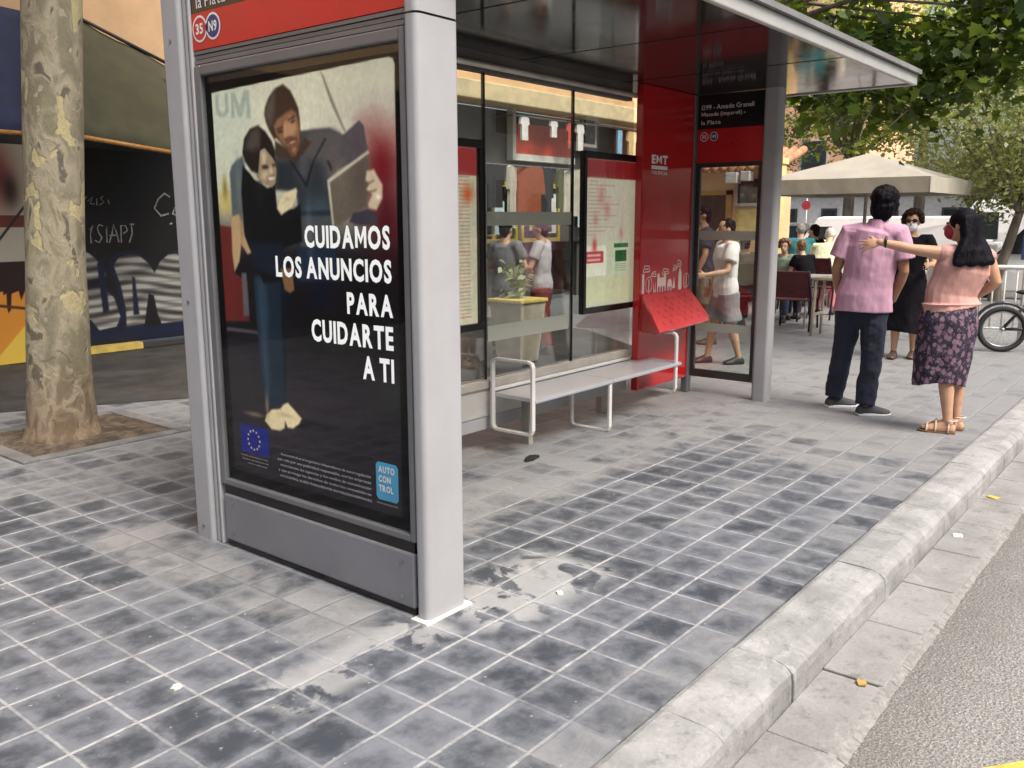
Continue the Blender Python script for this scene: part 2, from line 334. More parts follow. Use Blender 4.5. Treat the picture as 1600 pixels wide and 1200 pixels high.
'woman_eye2':[(0.429,1.386),(0.445,1.386),(0.449,1.378),(0.432,1.376)],
'woman_nose':[(0.411,1.375),(0.424,1.376),(0.433,1.355),(0.419,1.349),(0.407,1.355)],
'woman_smile':[(0.395,1.335),(0.418,1.336),(0.441,1.336),(0.436,1.328),(0.41,1.325)],
'woman_lip':[(0.389,1.338),(0.418,1.339),(0.443,1.34),(0.439,1.336),(0.418,1.334),(0.393,1.333)],
'woman_ear':[(0.29,1.353),(0.316,1.346),(0.337,1.33),(0.33,1.324),(0.304,1.335)],
'zip1':[(0.538,1.394),(0.553,1.393),(0.639,1.303),(0.631,1.292),(0.619,1.307)],
'zip2':[(0.748,1.463),(0.762,1.465),(0.687,1.387),(0.638,1.291),(0.629,1.306),(0.673,1.382)],
'zip3':[(0.757,1.384),(0.772,1.384),(0.789,1.36),(0.786,1.343),(0.774,1.355)],
'man_reflect':[(0.676,1.499),(0.805,1.496),(0.848,1.471),(0.816,1.393),(0.707,1.395),(0.632,1.413),(0.616,1.449)],
}
# ---------------------------------------------------------------- ground, pavement, kerb, gutter, road
def pavement_mat():
    m, nt, N, L, p = new_mat('paving_tiles'); co = coords(nt)
    sx = N.new('ShaderNodeSeparateXYZ'); L.new(co, sx.inputs[0])
    X, Y = sx.outputs[0], sx.outputs[1]
    w = noise(nt, co, 9, 2); wob = math_n(nt, 'MULTIPLY_ADD', w, .008, -.004)
    def grid(v, s):
        a = math_n(nt, 'DIVIDE', math_n(nt, 'ADD', v, wob), s); fr = math_n(nt, 'FRACT', a)
        return math_n(nt, 'MULTIPLY', math_n(nt, 'MINIMUM', fr, math_n(nt, 'SUBTRACT', 1.0, fr)), s), math_n(nt, 'FLOOR', a)
    dx, ix = grid(X, .2); dy, iy = grid(Y, .1992)
    cell = N.new('ShaderNodeCombineXYZ'); L.new(ix, cell.inputs[0]); L.new(iy, cell.inputs[1])
    wh = N.new('ShaderNodeTexWhiteNoise'); wh.noise_dimensions = '3D'; L.new(cell.outputs[0], wh.inputs['Vector']); rnd = wh.outputs[0]
    d = math_n(nt, 'MINIMUM', dx, dy)
    jx = math_n(nt, 'SUBTRACT', 1.0, ramp(nt, dx, .0028, .0080)); jy = math_n(nt, 'SUBTRACT', 1.0, ramp(nt, dy, .0034, .0088))
    big = noise(nt, co, .9, 3, .6); mid = noise(nt, co, 13, 6, .7); fine = noise(nt, co, 55, 3, .65); grit = noise(nt, co, 260, 2, .7)
    def box_mask(x0, x1, y0, y1, soft):
        def band(v, a, b): return math_n(nt, 'MULTIPLY', ramp(nt, v, a-soft, a+soft), math_n(nt, 'SUBTRACT', 1.0, ramp(nt, v, b-soft, b+soft)))
        return math_n(nt, 'MULTIPLY', band(X, x0, x1), band(Y, y0, y1))
    # worn dark slabs, with paler dusty clouds inside each
    dark = mixc(nt, rnd, (.036, .043, .053), (.070, .078, .091))
    edge = math_n(nt, 'SUBTRACT', 1.0, ramp(nt, d, .004, .06))
    cloud = math_n(nt, 'ADD', math_n(nt, 'MULTIPLY', edge, .22), math_n(nt, 'MULTIPLY_ADD', big, .35, math_n(nt, 'ADD', mid, -.17)))
    cloud = math_n(nt, 'ADD', cloud, math_n(nt, 'MULTIPLY_ADD', rnd, .16, -.13))
    c = mixc(nt, math_n(nt, 'MULTIPLY', ramp(nt, cloud, .32, .82), .85), dark, (.17, .182, .205))
    # foot traffic dust: towards the kerb, the far terrace and beneath the shelter
    far = ramp(nt, math_n(nt, 'ADD', X, math_n(nt, 'MULTIPLY_ADD', big, 3.6, -1.8)), .9, 4.6)
    kerbside = math_n(nt, 'SUBTRACT', 1.0, ramp(nt, math_n(nt, 'ADD', Y, math_n(nt, 'MULTIPLY_ADD', mid, .3, -.15)), -.9, -.45))
    shel = box_mask(.25, 4.6, .42, 1.9, .22); foot = box_mask(-.42, .02, .02, 1.9, .16); left = ramp(nt, Y, 1.7, 2.9)
    dust = math_n(nt, 'MAXIMUM', math_n(nt, 'MAXIMUM', math_n(nt, 'MULTIPLY', far, .80), math_n(nt, 'MULTIPLY', kerbside, .45)),
                  math_n(nt, 'MAXIMUM', math_n(nt, 'MULTIPLY', shel, .66), math_n(nt, 'MAXIMUM', math_n(nt, 'MULTIPLY', foot, .62), math_n(nt, 'MULTIPLY', left, .55))))
    thr = math_n(nt, 'ADD', math_n(nt, 'MULTIPLY', dust, 1.0), math_n(nt, 'MULTIPLY_ADD', noise(nt, co, 5.5, 6, .68, .5), 1.3, -.65))
    dm = ramp(nt, math_n(nt, 'ADD', thr, math_n(nt, 'MULTIPLY_ADD', rnd, .3, -.15)), .2, .85)
    tone = mixc(nt, fine, (.185, .188, .19), (.305, .306, .302))
    c = mixc(nt, math_n(nt, 'MULTIPLY', dm, .8), c, tone)
    # joints: fresh pale mortar, in places lost under dust
    jm = math_n(nt, 'MULTIPLY', math_n(nt, 'MAXIMUM', math_n(nt, 'MULTIPLY', jx, .72), jy), math_n(nt, 'MULTIPLY_ADD', ramp(nt, noise(nt, co, 1.7, 3), .3, .62), .7, .28))
    jm = math_n(nt, 'MULTIPLY', jm, math_n(nt, 'SUBTRACT', 1.0, math_n(nt, 'MULTIPLY', math_n(nt, 'MAXIMUM', foot, math_n(nt, 'MULTIPLY', dm, .55)), .8)))
    jm = math_n(nt, 'MULTIPLY', jm, math_n(nt, 'MULTIPLY_ADD', ramp(nt, noise(nt, co, 24, 4, .7), .34, .56), .6, .4))
    jcol = mixc(nt, mid, (.31, .312, .306), (.45, .452, .44))
    c = mixc(nt, jm, c, jcol); c = mixc(nt, math_n(nt, 'MULTIPLY', math_n(nt, 'MULTIPLY', math_n(nt, 'MAXIMUM', jx, jy), math_n(nt, 'MAXIMUM', foot, dm)), .35), c, (.07, .068, .062))
    # smeared cement by the foot of the panel
    sm = math_n(nt, 'MULTIPLY', math_n(nt, 'MAXIMUM', box_mask(.12, .85, -.30, .12, .08), math_n(nt, 'MULTIPLY', box_mask(-.7, .05, -.14, .1, .05), .8)), ramp(nt, noise(nt, co, 5.0, 4, .58, .5), .46, .52))
    c = mixc(nt, math_n(nt, 'MULTIPLY', sm, .75), c, mixc(nt, mid, (.30, .305, .30), (.40, .405, .40)))
    # dark dropped stains and specks
    spk = ramp(nt, noise(nt, co, 34, 2, .5), .7, .76); c = mixc(nt, math_n(nt, 'MULTIPLY', spk, .5), c, (.42, .41, .4))
    st = ramp(nt, noise(nt, co, 2.3, 5, .7, 1.0), .62, .7); c = mixc(nt, math_n(nt, 'MULTIPLY', st, .3), c, (.05, .05, .052))
    c = mixc(nt, .5, c, mixc(nt, grit, (.25, .25, .25), (.75, .75, .75)), 'OVERLAY')
    L.new(c, p.inputs['Base Color'])
    L.new(math_n(nt, 'MULTIPLY_ADD', mid, .35, .42), p.inputs['Roughness'])
    h = math_n(nt, 'ADD', math_n(nt, 'MULTIPLY', math_n(nt, 'MAXIMUM', jx, jy), -.5), math_n(nt, 'ADD', math_n(nt, 'MULTIPLY', fine, .35), math_n(nt, 'MULTIPLY', rnd, .3)))
    L.new(bump(nt, h, .004), p.inputs['Normal']); return m
def asphalt_mat():
    m, nt, N, L, p = new_mat('worn_asphalt'); co = coords(nt)
    a = noise(nt, co, 120, 3, .7); b = noise(nt, co, 3, 4, .6, .5)
    v = N.new('ShaderNodeTexVoronoi'); v.inputs['Scale'].default_value = 90; L.new(co, v.inputs['Vector'])
    c = mixc(nt, ramp(nt, a, .3, .72), (.13, .128, .118), (.36, .352, .325)); c = mixc(nt, math_n(nt, 'MULTIPLY', ramp(nt, b, .4, .7), .5), c, (.235, .228, .21))
    sy = N.new('ShaderNodeSeparateXYZ'); L.new(co, sy.inputs[0]); gut = ramp(nt, math_n(nt, 'ADD', sy.outputs[1], math_n(nt, 'MULTIPLY', b, .35)), -1.62, -1.25); c = mixc(nt, math_n(nt, 'MULTIPLY', gut, .55), c, (.12, .112, .098))
    c = mixc(nt, math_n(nt, 'MULTIPLY', ramp(nt, noise(nt, co, 1.3, 5, .7, .8), .54, .72), .4), c, (.13, .127, .118))
    vc = N.new('ShaderNodeTexVoronoi'); vc.feature = 'DISTANCE_TO_EDGE'; vc.inputs['Scale'].default_value = 1.1; L.new(mapping(nt, co, (1, 1, 1), (.3, .2, 0)), vc.inputs['Vector']); ck = math_n(nt, 'SUBTRACT', 1.0, ramp(nt, math_n(nt, 'ADD', vc.outputs[0], math_n(nt, 'MULTIPLY_ADD', noise(nt, co, 9, 3), .12, -.06)), .0, .008)); c = mixc(nt, math_n(nt, 'MULTIPLY', ck, .12), c, (.04, .038, .035))
    c = mixc(nt, ramp(nt, noise(nt, co, 210, 1), .67, .72), c, (.55, .54, .51)); L.new(c, p.inputs['Base Color']); p.inputs['Roughness'].default_value = .85
    L.new(bump(nt, math_n(nt, 'ADD', v.outputs[0], a), .006), p.inputs['Normal']); return m
def stone_mat(name, lo, hi, sc=4):
    m, nt, N, L, p = new_mat(name); co = coords(nt)
    a = noise(nt, co, sc, 5, .65, .4); f = noise(nt, co, 70, 3, .7); c = mixc(nt, ramp(nt, a, .3, .7), lo, hi)
    c = mixc(nt, math_n(nt, 'MULTIPLY', ramp(nt, noise(nt, co, 15, 5, .75), .52, .70), .55), c, tuple(x*.5 for x in lo)); c = mixc(nt, math_n(nt, 'MULTIPLY', ramp(nt, noise(nt, co, 6, 4, .7, 1.0), .58, .7), .4), c, tuple(min(1, x*1.3) for x in hi))
    c = mixc(nt, .35, c, mixc(nt, f, (.2, .2, .2), (.8, .8, .8)), 'OVERLAY'); L.new(c, p.inputs['Base Color']); p.inputs['Roughness'].default_value = .8
    L.new(bump(nt, math_n(nt, 'ADD', math_n(nt, 'MULTIPLY', a, .6), math_n(nt, 'MULTIPLY', f, .5)), .006), p.inputs['Normal']); return m
ASPH = asphalt_mat(); KERB = stone_mat('pale_kerb_concrete', (.205, .207, .202), (.335, .335, .325)); GUT = stone_mat('gutter_concrete', (.195, .191, .18), (.28, .275, .26), 2.5)
struct(MB().poly([(-160, -160, -.135), (220, -160, -.135), (220, 200, -.135), (-160, 200, -.135)]).build('road', ASPH))
pv = MB(); pv.box(-12, 16, -.965, 12, -.3, 0); struct(pv.build('pavement', pavement_mat()))
kb = MB(); x = -6.0
while x < 16:
    ln = .5+random.uniform(-.012, .012); dz, dy = random.uniform(-.0015, .0015), random.uniform(-.003, .003)
    prof = [(-.968, -.25), (-.968, -.004), (-.99, .004), (-1.06, .004), (-1.125, .001), (-1.160, -.009), (-1.180, -.028), (-1.187, -.058), (-1.193, -.25)]
    rows = []; n = 5
    for i in range(n):
        xx = x+.0012+(ln-.0024)*i/(n-1); e = 1 if i in (0, n-1) else 0
        rows.append([(xx, yy+dy+(random.uniform(-.0025, .0025) if 2 < k < 8 else 0), zz+dz-(.0012 if e and 1 < k < 7 else 0)+(random.uniform(-.002, .002) if 1 < k < 7 else 0)) for k, (yy, zz) in enumerate(prof)])
    kb.loft(rows); x += ln
struct(kb.build('kerb', KERB, bevel=.003))
gt = MB(); x = -6.2
while x < 16:
    ln = .5+random.uniform(-.01, .01); z = -.121+random.uniform(-.003, .003)
    gt.box(x+.004, x+ln-.004, -1.405+random.uniform(-.012, .006), -1.192, -.3, z); x += ln
struct(gt.build('gutter', GUT, bevel=.004))
bd = MB(); xs = np.arange(-6, 16, .07)
for i in range(len(xs)-1):
    a, b = [-1.406-.003*math.sin(q*5.3)-random.uniform(0, .007) for q in (xs[i], xs[i+1])]
    bd.add([(xs[i], -1.385, -.1245), (xs[i+1], -1.385, -.1245), (xs[i+1], b, -.1215), (xs[i+1], b-.03, -.134), (xs[i], a-.03, -.134), (xs[i], a, -.1215)], [(0, 1, 2, 5), (5, 2, 3, 4)])
struct(bd.build('road_edge', stone_mat('crumbled_edge', (.17, .165, .15), (.30, .29, .27), 30), smooth=True))
LANE = mat('dark_lane_asphalt', (.035, .033, .03), .8, vary=.35, scale=3, bmp=.004, bscale=120, second=(.07, .064, .055), lo=.5, hi=.75)
struct(MB().add([(-12, 7.6, .004), (-12, 7.0, .004), (-4, 6.9, .004), (.56, 5.1, .004), (1.8, 4.44, .004), (4.4, 2.75, .004), (6.2, 2.5, .004), (7.6, 4.4, .004), (8.2, 7.6, .004)], [tuple(range(9))]).build('service_lane', LANE))
struct(MB().poly([(.36, -1.635, -.131), (.96, -2.085, -.131), (.88, -2.19, -.131), (.28, -1.74, -.131)]).build('road_marking', mat('yellow_road_paint', (.55, .42, .08), .7, vary=.25, scale=25)))
SOIL = mat('dry_soil', (.095, .072, .05), .95, vary=.5, scale=14, bmp=.02, bscale=50, second=(.05, .03, .018), lo=.45, hi=.7)
so = MB(); n = 14
vv = []
for j in range(n+1):
    for i in range(n+1):
        px, py = .12+.95*i/n, 3.5+.86*j/n; e = min(i, j, n-i, n-j)
        vv.append((px, py, .006+(.02*random.random()+.05*math.exp(-((px-.5)**2+(py-3.85)**2)/.07))*(e > 0)))
so.add(vv, [(j*(n+1)+i, j*(n+1)+i+1, (j+1)*(n+1)+i+1, (j+1)*(n+1)+i) for j in range(n) for i in range(n)])
struct(so.build('tree_pit_soil', SOIL, smooth=True))
b = MB(); b.box(.02, .12, 3.4, 4.46, -.1, .016); b.box(1.07, 1.17, 3.4, 4.46, -.1, .016); b.box(.12, 1.07, 3.4, 3.5, -.1, .014); b.box(.12, 1.07, 4.36, 4.46, -.1, .014)
struct(b.build('tree_pit_border', stone_mat('pit_stone', (.10, .10, .098), (.18, .178, .17)), bevel=.006))

# ---------------------------------------------------------------- shopfronts on the far side of the pavement
PEACH = mat('peach_render', (.62, .40, .22), .85, vary=.1, scale=2, bmp=.003, bscale=60)
DARKW = mat('dark_shop_wall', (.03, .027, .024), .6, vary=.4, scale=2)
PAINT = vcol_mat('printed_paint', .55)
g = thing('graffiti_shopfront', 'closed shopfront with graffiti covered shutters and awnings behind the trunk', 'building', (3.0, 7.62, 0))
def at(o, *q):   # world boxes moved into a thing's own frame
    return [(a[0]-o.location.x, a[1]-o.location.x, a[2]-o.location.y, a[3]-o.location.y, a[4]-o.location.z, a[5]-o.location.z) for a in q]
bx('wall', PEACH, g, *at(g, (1.0, 8.2, 7.64, 8.2, 2.45, 9), (-12, 1.0, 7.64, 8.2, 3.3, 9)))
bx('dark_ground_floor', DARKW, g, *at(g, (-12, .918, 7.6, 8.2, 0, 3.298)))  # unseen stretch, made dark so the poster glass mirrors less brown
bx('fascia_band', DARKW, g, *at(g, (1.0, 8.2, 7.58, 7.63, 2.2, 2.45)))
bx('step', mat('yellow_painted_step', (.58, .43, .1), .6, vary=.2), g, *at(g, (1.97, 3.03, 7.44, 7.57, .012, .085)))
bx('threshold', mat('dark_threshold', (.035, .033, .03), .8), g, *at(g, (3.04, 8.2, 7.46, 7.57, .012, .07)))
W0 = 1.70; pt = Paint(2.1, 2.12, .006, (.055, .05, .045))     # x from 1.70+..., z from .09
pt.grain(.25, .12)
def gx(name): return [(x-2.1, z-.09) for x, z in TR[name]]
sil = np.zeros(pt.U.shape)
for nme in ('g1', 'g2', 'g3'): pt.mixin(pmask(pt.U, pt.V, [(q[0]+(q[0]-np.mean(gx(nme), 0)[0])*.14, q[1]+(q[1]-np.mean(gx(nme), 0)[1])*.12) for q in gx(nme)], .02), (.06, .09, .2))
pt.poly(gx('gband'), (.05, .08, .19), .02)
for nme in ('g1', 'g2', 'g3'): sil = np.maximum(sil, pmask(pt.U, pt.V, gx(nme), .015))
stroke = .5+.5*np.sin(pt.V*62+np.sin(pt.U*5)*2.2+pt.U*3); stroke2 = .5+.5*np.sin(pt.V*23+np.sin(pt.U*3.7)*3+1)
silc = np.array((.64, .635, .60))*(.28+.72*np.clip(stroke*.8+stroke2*.5, 0, 1))[..., None]
pt.c = pt.c*(1-sil[..., None])+silc*sil[..., None]
for st in ([(.55, .35), (.62, .37), (.60, .95), (.53, .9)], [(.9, .3), (.97, .3), (.95, .72), (.92, .74)]): pt.poly(st, (.05, .08, .19), .02)
pt.c = pt.c*(.86+.14*(np.sin(pt.V*2*math.pi/.075) > -.6))[..., None]
sh = pt.build('roller_shutter', PAINT, lambda u, v: (2.1+u-3.0, -.075, .09+v), g)
GP = lambda u, v: (u-3.0, -.08, v); CHALK = mat('chalky_white_paint', (.32, .31, .285), .8, vary=.3, scale=20)
def scrawl(name, strokes, x0, z0, w, h, wd=.016):
    tb = MB()
    for st in strokes:
        pts = [(x0+(a+.03*math.sin(b*9+a*4))*w+.12*h*b, z0+b*h) for a, b in st]
        L_ = [Vector((px-3.0, -.079, pz)) for px, pz in pts]; tb.tube(L_, [wd*(.35+.25*abs(math.sin(i*1.9+px))) for i, (px, pz) in enumerate(pts)], 6, side=(0, 1, 0), flat=1.0)
    tb.v = [(x, -.078-.002*(1 if y < -.079 else 0), z) for x, y, z in tb.v]; return tb.build(name, CHALK, g)
scrawl('graffiti_tag', [[(.0, .72), (.06, 1.0), (.05, .5), (.04, .0)], [(.30, .92), (.22, 1.0), (.14, .82), (.22, .55), (.30, .3), (.20, .02), (.10, .16)], [(.34, .66), (.40, .98), (.39, .5), (.37, .02)], [(.42, .0), (.50, .5), (.56, 1.0), (.60, .5), (.66, .02)], [(.46, .4), (.64, .42)], [(.72, .0), (.73, .95), (.84, .92), (.86, .66), (.74, .50)], [(.94, 1.0), (.95, .5), (.93, .0)], [(.90, 1.02), (1.0, 1.0)]], 2.56, 1.21, .50, .20)
scrawl('graffiti_tag', [[(.45, .85), (.30, 1.0), (.08, .75), (.0, .35), (.18, .02), (.42, .12)], [(.62, .3), (.55, .12), (.70, .0), (.82, .2), (.76, .42), (.60, .36)], [(.5, -.35), (.56, -.3)], [(.8, -.3), (.86, -.25)]], 3.34, 1.50, .42, .26, .022)
scrawl('graffiti_tag', [[(.0, .6), (.1, .0), (.25, .8)], [(.32, .3), (.42, .7), (.36, .1), (.5, .1)], [(.55, .6), (.56, .0)], [(.8, .8), (.66, .6), (.82, .3), (.66, .0)], [(.9, .5), (1.0, .1)]], 2.47, 1.62, .36, .12, .012)
bx('shutter', DARKW, g, *at(g, (4.2, 8.2, 7.55, 7.6, .08, 2.2)))
pm = Paint(1.02, 2.2, .006, (.62, .47, .22)); mx = lambda nme: [(x-.92, z) for x, z in TR[nme]]
pm.rect(-.1, 1.1, 1.03, 2.3, (.62, .60, .54)); pm.rect(0, .98, 1.38, 1.5, (.35, .16, .12)); pm.blob(.72, 1.9, .16, .3, (.45, .12, .1), .9); pm.blob(.85, 1.75, .08, .16, (.12, .05, .05), .9); pm.blob(.6, 1.7, .12, .1, (.7, .55, .4), .9)
pm.rect(-.1, 1.1, -.1, 1.03, (.78, .52, .17)); pm.poly([(-.1, -.1), (1.1, -.1), (1.1, .78), (.9, .42), (.5, .0)], (.83, .70, .28), .01); pm.poly([(.98, .55), (.91, .40), (.6, .06), (1.0, 0), (1.1, .5)], (.83, .70, .28), .01)
pm.rect(-.1, 1.1, .74, 1.035, (.13, .03, .03)); pm.poly(mx('m_dark'), (.13, .03, .03), .01)
for q in range(6): pm.rect(.06+q*.11, .09+q*.11, .52+.1*(q % 3), .8, (.13, .03, .03), .02)
pm.poly([(-.1, .72), (1.1, .50), (1.1, .53), (-.1, .75)], (.3, .16, .1), .008); pm.poly([(.5, 1.03), (.53, 1.03), (1.0, 1.6), (.97, 1.6)], (.08, .07, .06), .008)
pm.build('mural_panel', PAINT, lambda u, v: (.92+u-3.0, -.15, v+.01), g)
bx('panel_backing', DARKW, g, *at(g, (.92, 1.95, 7.48, 7.56, .01, 2.2)))
bx('corner_post', mat('orange_metal_post', (.42, .16, .04), .5, vary=.2), g, *at(g, (1.951, 1.99, 7.44, 7.58, 0, 2.2)))
def canvas(name, m, q, thick=.012, sag=.1):
    """tensioned cloth between four corners (bottom left, bottom right, top right, top left)"""
    a, b_, c, d = [Vector(p) for p in q]; n = 10; top = []; nrm = (b_-a).cross(d-a).normalized()
    for j in range(n+1):
        for i in range(n+1):
            s, t = i/n, j/n; top.append(a*(1-s)*(1-t)+b_*s*(1-t)+c*s*t+d*(1-s)*t+nrm*(sag*16*s*(1-s)*t*(1-t)*.5+.012*math.sin(s*17+t*5)))
    mb = MB(); N1 = n+1; vs = top+[p-nrm*thick for p in top]; K = N1*N1; fs = []
    for j in range(n):
        for i in range(n):
            q0 = (j*N1+i, j*N1+i+1, (j+1)*N1+i+1, (j+1)*N1+i); fs += [q0, tuple(k+K for k in q0[::-1])]
    ed = [i for i in range(n+1)]+[j*N1+n for j in range(1, n+1)]+[n*N1+i for i in range(n-1, -1, -1)]+[j*N1 for j in range(n-1, 0, -1)]
    fs += [(ed[i], ed[i]+K, ed[(i+1) % len(ed)]+K, ed[(i+1) % len(ed)]) for i in range(len(ed))]
    mb.add(vs, fs); return mb
OL = mat('olive_awning_canvas', (.062, .060, .030), .85, vary=.15, scale=5, bmp=.003, bscale=200)
off = lambda pts: [(p[0]-3.0, p[1]-7.62, p[2]) for p in pts]
canvas('', OL, off([(1.92, 6.35, 2.25), (3.15, 6.35, 2.12), (4.1, 7.52, 3.02), (2.35, 7.52, 3.62)])).build('olive_awning', OL, g, smooth=True)
MB().tube(off([(1.9, 6.34, 2.235), (3.17, 6.34, 2.105)]), .022).build('awning_bar', mat('rusty_orange_bar', (.42, .2, .05), .5, vary=.3, scale=30), g, smooth=True)
MB().tube(off([(2.35, 7.5, 3.64), (4.1, 7.5, 3.04)]), .02).tube(off([(3.2, 7.5, 3.2), (3.95, 6.5, 2.35)]), .016).build('awning_strut', mat('dark_strut', (.03, .028, .025), .5), g, smooth=True)
NV = mat('navy_awning_canvas', (.014, .022, .06), .8, vary=.2, bmp=.003, bscale=200)
canvas('', NV, off([(.2, 6.5, 2.25), (1.53, 6.4, 2.24), (2.05, 7.45, 3.5), (.2, 7.45, 3.5)])).build('navy_awning', NV, g, smooth=True)
MB().tube(off([(.2, 6.48, 2.24), (1.53, 6.38, 2.225)]), .02).build('awning_bar', MATS['rusty_orange_bar'], g, smooth=True)

s = thing('corner_shop', 'dark fronted shop with a red signboard and beige cornice seen through the shelter glass', 'building', (11.2, 7.5, 0))
bx('wall', mat('grey_shop_wall', (.085, .078, .068), .8, vary=.25, scale=2), s, *at(s, (8.2, 14.2, 7.62, 8.2, 2.4, 3.25), (8.2, 8.94, 7.62, 8.2, 0, 2.4), (13.02, 14.2, 7.62, 8.9, 0, 2.4), (8.94, 13.02, 7.62, 7.8, 2.09, 2.4), (10.11, 10.19, 7.62, 7.8, 0, 2.09), (11.36, 11.74, 7.62, 7.8, 1.04, 2.09), (8.94, 10.11, 7.62, 7.8, 0, 1.04), (10.19, 11.0, 7.62, 7.8, 0, 1.04), (12.0, 13.02, 7.62, 7.8, 0, 1.04)))
bx('upper_wall', PEACH, s, *at(s, (8.2, 14.2, 7.62, 8.2, 3.55, 9)))
bx('cornice', mat('beige_cornice', (.68, .55, .33), .8, vary=.12), s, *at(s, (8.0, 14.3, 7.05, 7.62, 3.26, 3.54)), bevel=.02)
bx('interior', mat('dim_interior', (.045, .04, .035), .9, vary=.4), s, *at(s, (8.9, 13.1, 8.91, 9.0, 0, 2.4), (8.95, 13.0, 7.82, 8.9, 2.405, 2.42)))
REDS = mat('red_signboard', (.58, .075, .035), .45, vary=.25, scale=3)
sg = bx('signboard', REDS, s, *at(s, (9.95, 11.7, 7.5, 7.6, 2.55, 3.06)))
bx('signboard_frame', mat('white_frame', (.72, .71, .66), .5), sg, *at(s, (9.86, 9.95, 7.47, 7.6, 2.44, 3.3), (9.95, 11.7, 7.47, 7.6, 2.44, 2.55)))
YEL = mat('yellow_window_frame', (.55, .45, .08), .5)
for k, (x0, x1) in enumerate(((8.95, 10.1), (10.2, 11.35), (11.75, 13.0))):
    wv = bx('shop_window', YEL if k < 2 else mat('dark_window_frame', (.05, .045, .04), .5), s, *at(s, (x0, x1, 7.55, 7.62, 2.0, 2.08), (x0, x1, 7.55, 7.62, 1.05, 1.12), (x0, x0+.07, 7.55, 7.62, 1.12, 2.0), (x1-.07, x1, 7.55, 7.62, 1.12, 2.0), (x0+.5, x0+.56, 7.56, 7.61, 1.12, 2.0)))
    bx('pane', glass_mat('shop_pane', (.8, .85, .8)), wv, *at(s, (x0+.07, x1-.07, 7.585, 7.592, 1.12, 2.0)))
NOT = [mat('pale_blue_notice', (.55, .72, .78), .6), mat('white_notice', (.74, .74, .7), .6), mat('green_yellow_notice', (.4, .45, .12), .6)]
for (x0, x1, z0, z1, k) in ((9.45, 9.7, 1.2, 1.75, 0), (9.8, 10.02, 1.3, 1.8, 1), (10.4, 10.72, 1.25, 1.8, 2), (10.9, 11.2, 1.2, 1.9, 1), (11.9, 12.1, 1.3, 2.0, 0), (12.4, 12.7, 1.4, 1.9, 1)):
    bx('window_notice', NOT[k], s, *at(s, (x0, x1, 7.53, 7.545, z0, z1)))
CLO = [mat('white_cloth', (.75, .73, .7), .9, vary=.1), mat('red_striped_cloth', (.6, .1, .08), .9, vary=.2), mat('blue_cloth', (.25, .45, .62), .9), mat('tan_cloth', (.62, .45, .22), .9)]
MB().tube([(-1.7, -.32, 3.12), (2.6, -.32, 3.16)], .015).tube([(-1.7, -.32, 3.12), (-1.7, .1, 3.12)], .012).tube([(2.6, -.32, 3.16), (2.6, .1, 3.16)], .012).build('clothes_rail', mat('steel_rail', (.3, .3, .3), .35, .8), s)
for k, (x, w, h, c, nm) in enumerate(((9.80, .2, .36, 0, 'white hanging shirt over the dark left edge of the shop sign'), (10.62, .18, .26, 0, 'small white hanging shirt at the middle of the red signboard'), (11.12, .2, .42, 1, 'red hanging shirt in front of the red signboard'), (11.42, .2, .44, 0, 'white hanging shirt at the right end of the red signboard'),
        (12.75, .2, .6, 2, 'narrow blue towel hanging right of the red signboard'), (13.2, .3, .55, 3, 'tan cloth hanging at the far right end of the clothes rail'))):
    b = MB(); y = 7.18
    out = [(-.5, .0), (-.2, .04), (0, .02), (.2, .04), (.5, 0), (.62, -.28), (.44, -.34), (.4, -.24), (.42, -1), (-.42, -1), (-.4, -.24), (-.44, -.34), (-.62, -.28)] if c != 2 else [(-.4, .02), (.4, .02), (.38, -1), (-.42, -.97)]
    b.prism([(p[0]*w, p[1]*h) for p in out], -.02, .02, axis='y')
    o = b.build('hanging_cloth' if c > 1 else 'hanging_shirt', CLO[c], loc=(x, y, 3.1)); tag(o, nm, 'clothing', 'clothes hung along the shop rail')
RACK = [mat('charcoal_cloth', (.03, .03, .033), .9), mat('olive_cloth', (.10, .11, .04), .9), mat('rust_cloth', (.34, .09, .04), .9), mat('cream_cloth', (.62, .58, .48), .9), mat('denim_cloth', (.06, .09, .17), .9), CLO[1]]
MB().tube([(-2.9, -.75, 2.28), (.6, -.75, 2.28)], .016).tube([(-2.9, -.75, 0), (-2.9, -.75, 2.28)], .016).tube([(.6, -.75, 0), (.6, -.75, 2.28)], .016).build('clothes_rack', MATS['steel_rail'], s)
for k, (col, nm) in enumerate(((0, 'charcoal garment at the left end of the lower clothes rack'), (3, 'cream garment next to the left end of the lower rack'), (2, 'rust red garment left of the middle of the lower rack'), (0, 'charcoal garment at the middle of the lower rack beside the rust red one'), (1, 'olive garment right of the middle of the lower rack'), (3, 'cream garment between the olive and denim ones on the lower rack'), (4, 'denim garment towards the right of the lower rack'), (5, 'red garment at the right end of the lower rack'))):
    w, h = .38+.06*(k % 3), .62+.13*((k*5) % 4); b = MB()
    b.prism([(p[0]*w, p[1]*h) for p in [(-.5, .0), (-.2, .04), (0, .02), (.2, .04), (.5, 0), (.6, -.45), (.44, -.46), (.42, -.24), (.46, -1), (-.46, -1), (-.42, -.24), (-.44, -.46), (-.6, -.45)]], -.025, .025, axis='y')
    o = b.build('hanging_garment', RACK[col], loc=(8.5+.43*k, 6.75, 2.25)); o.rotation_euler = (0, 0, .5*math.sin(k*2.1)); tag(o, nm, 'clothing', 'garments on the lower clothes rack')
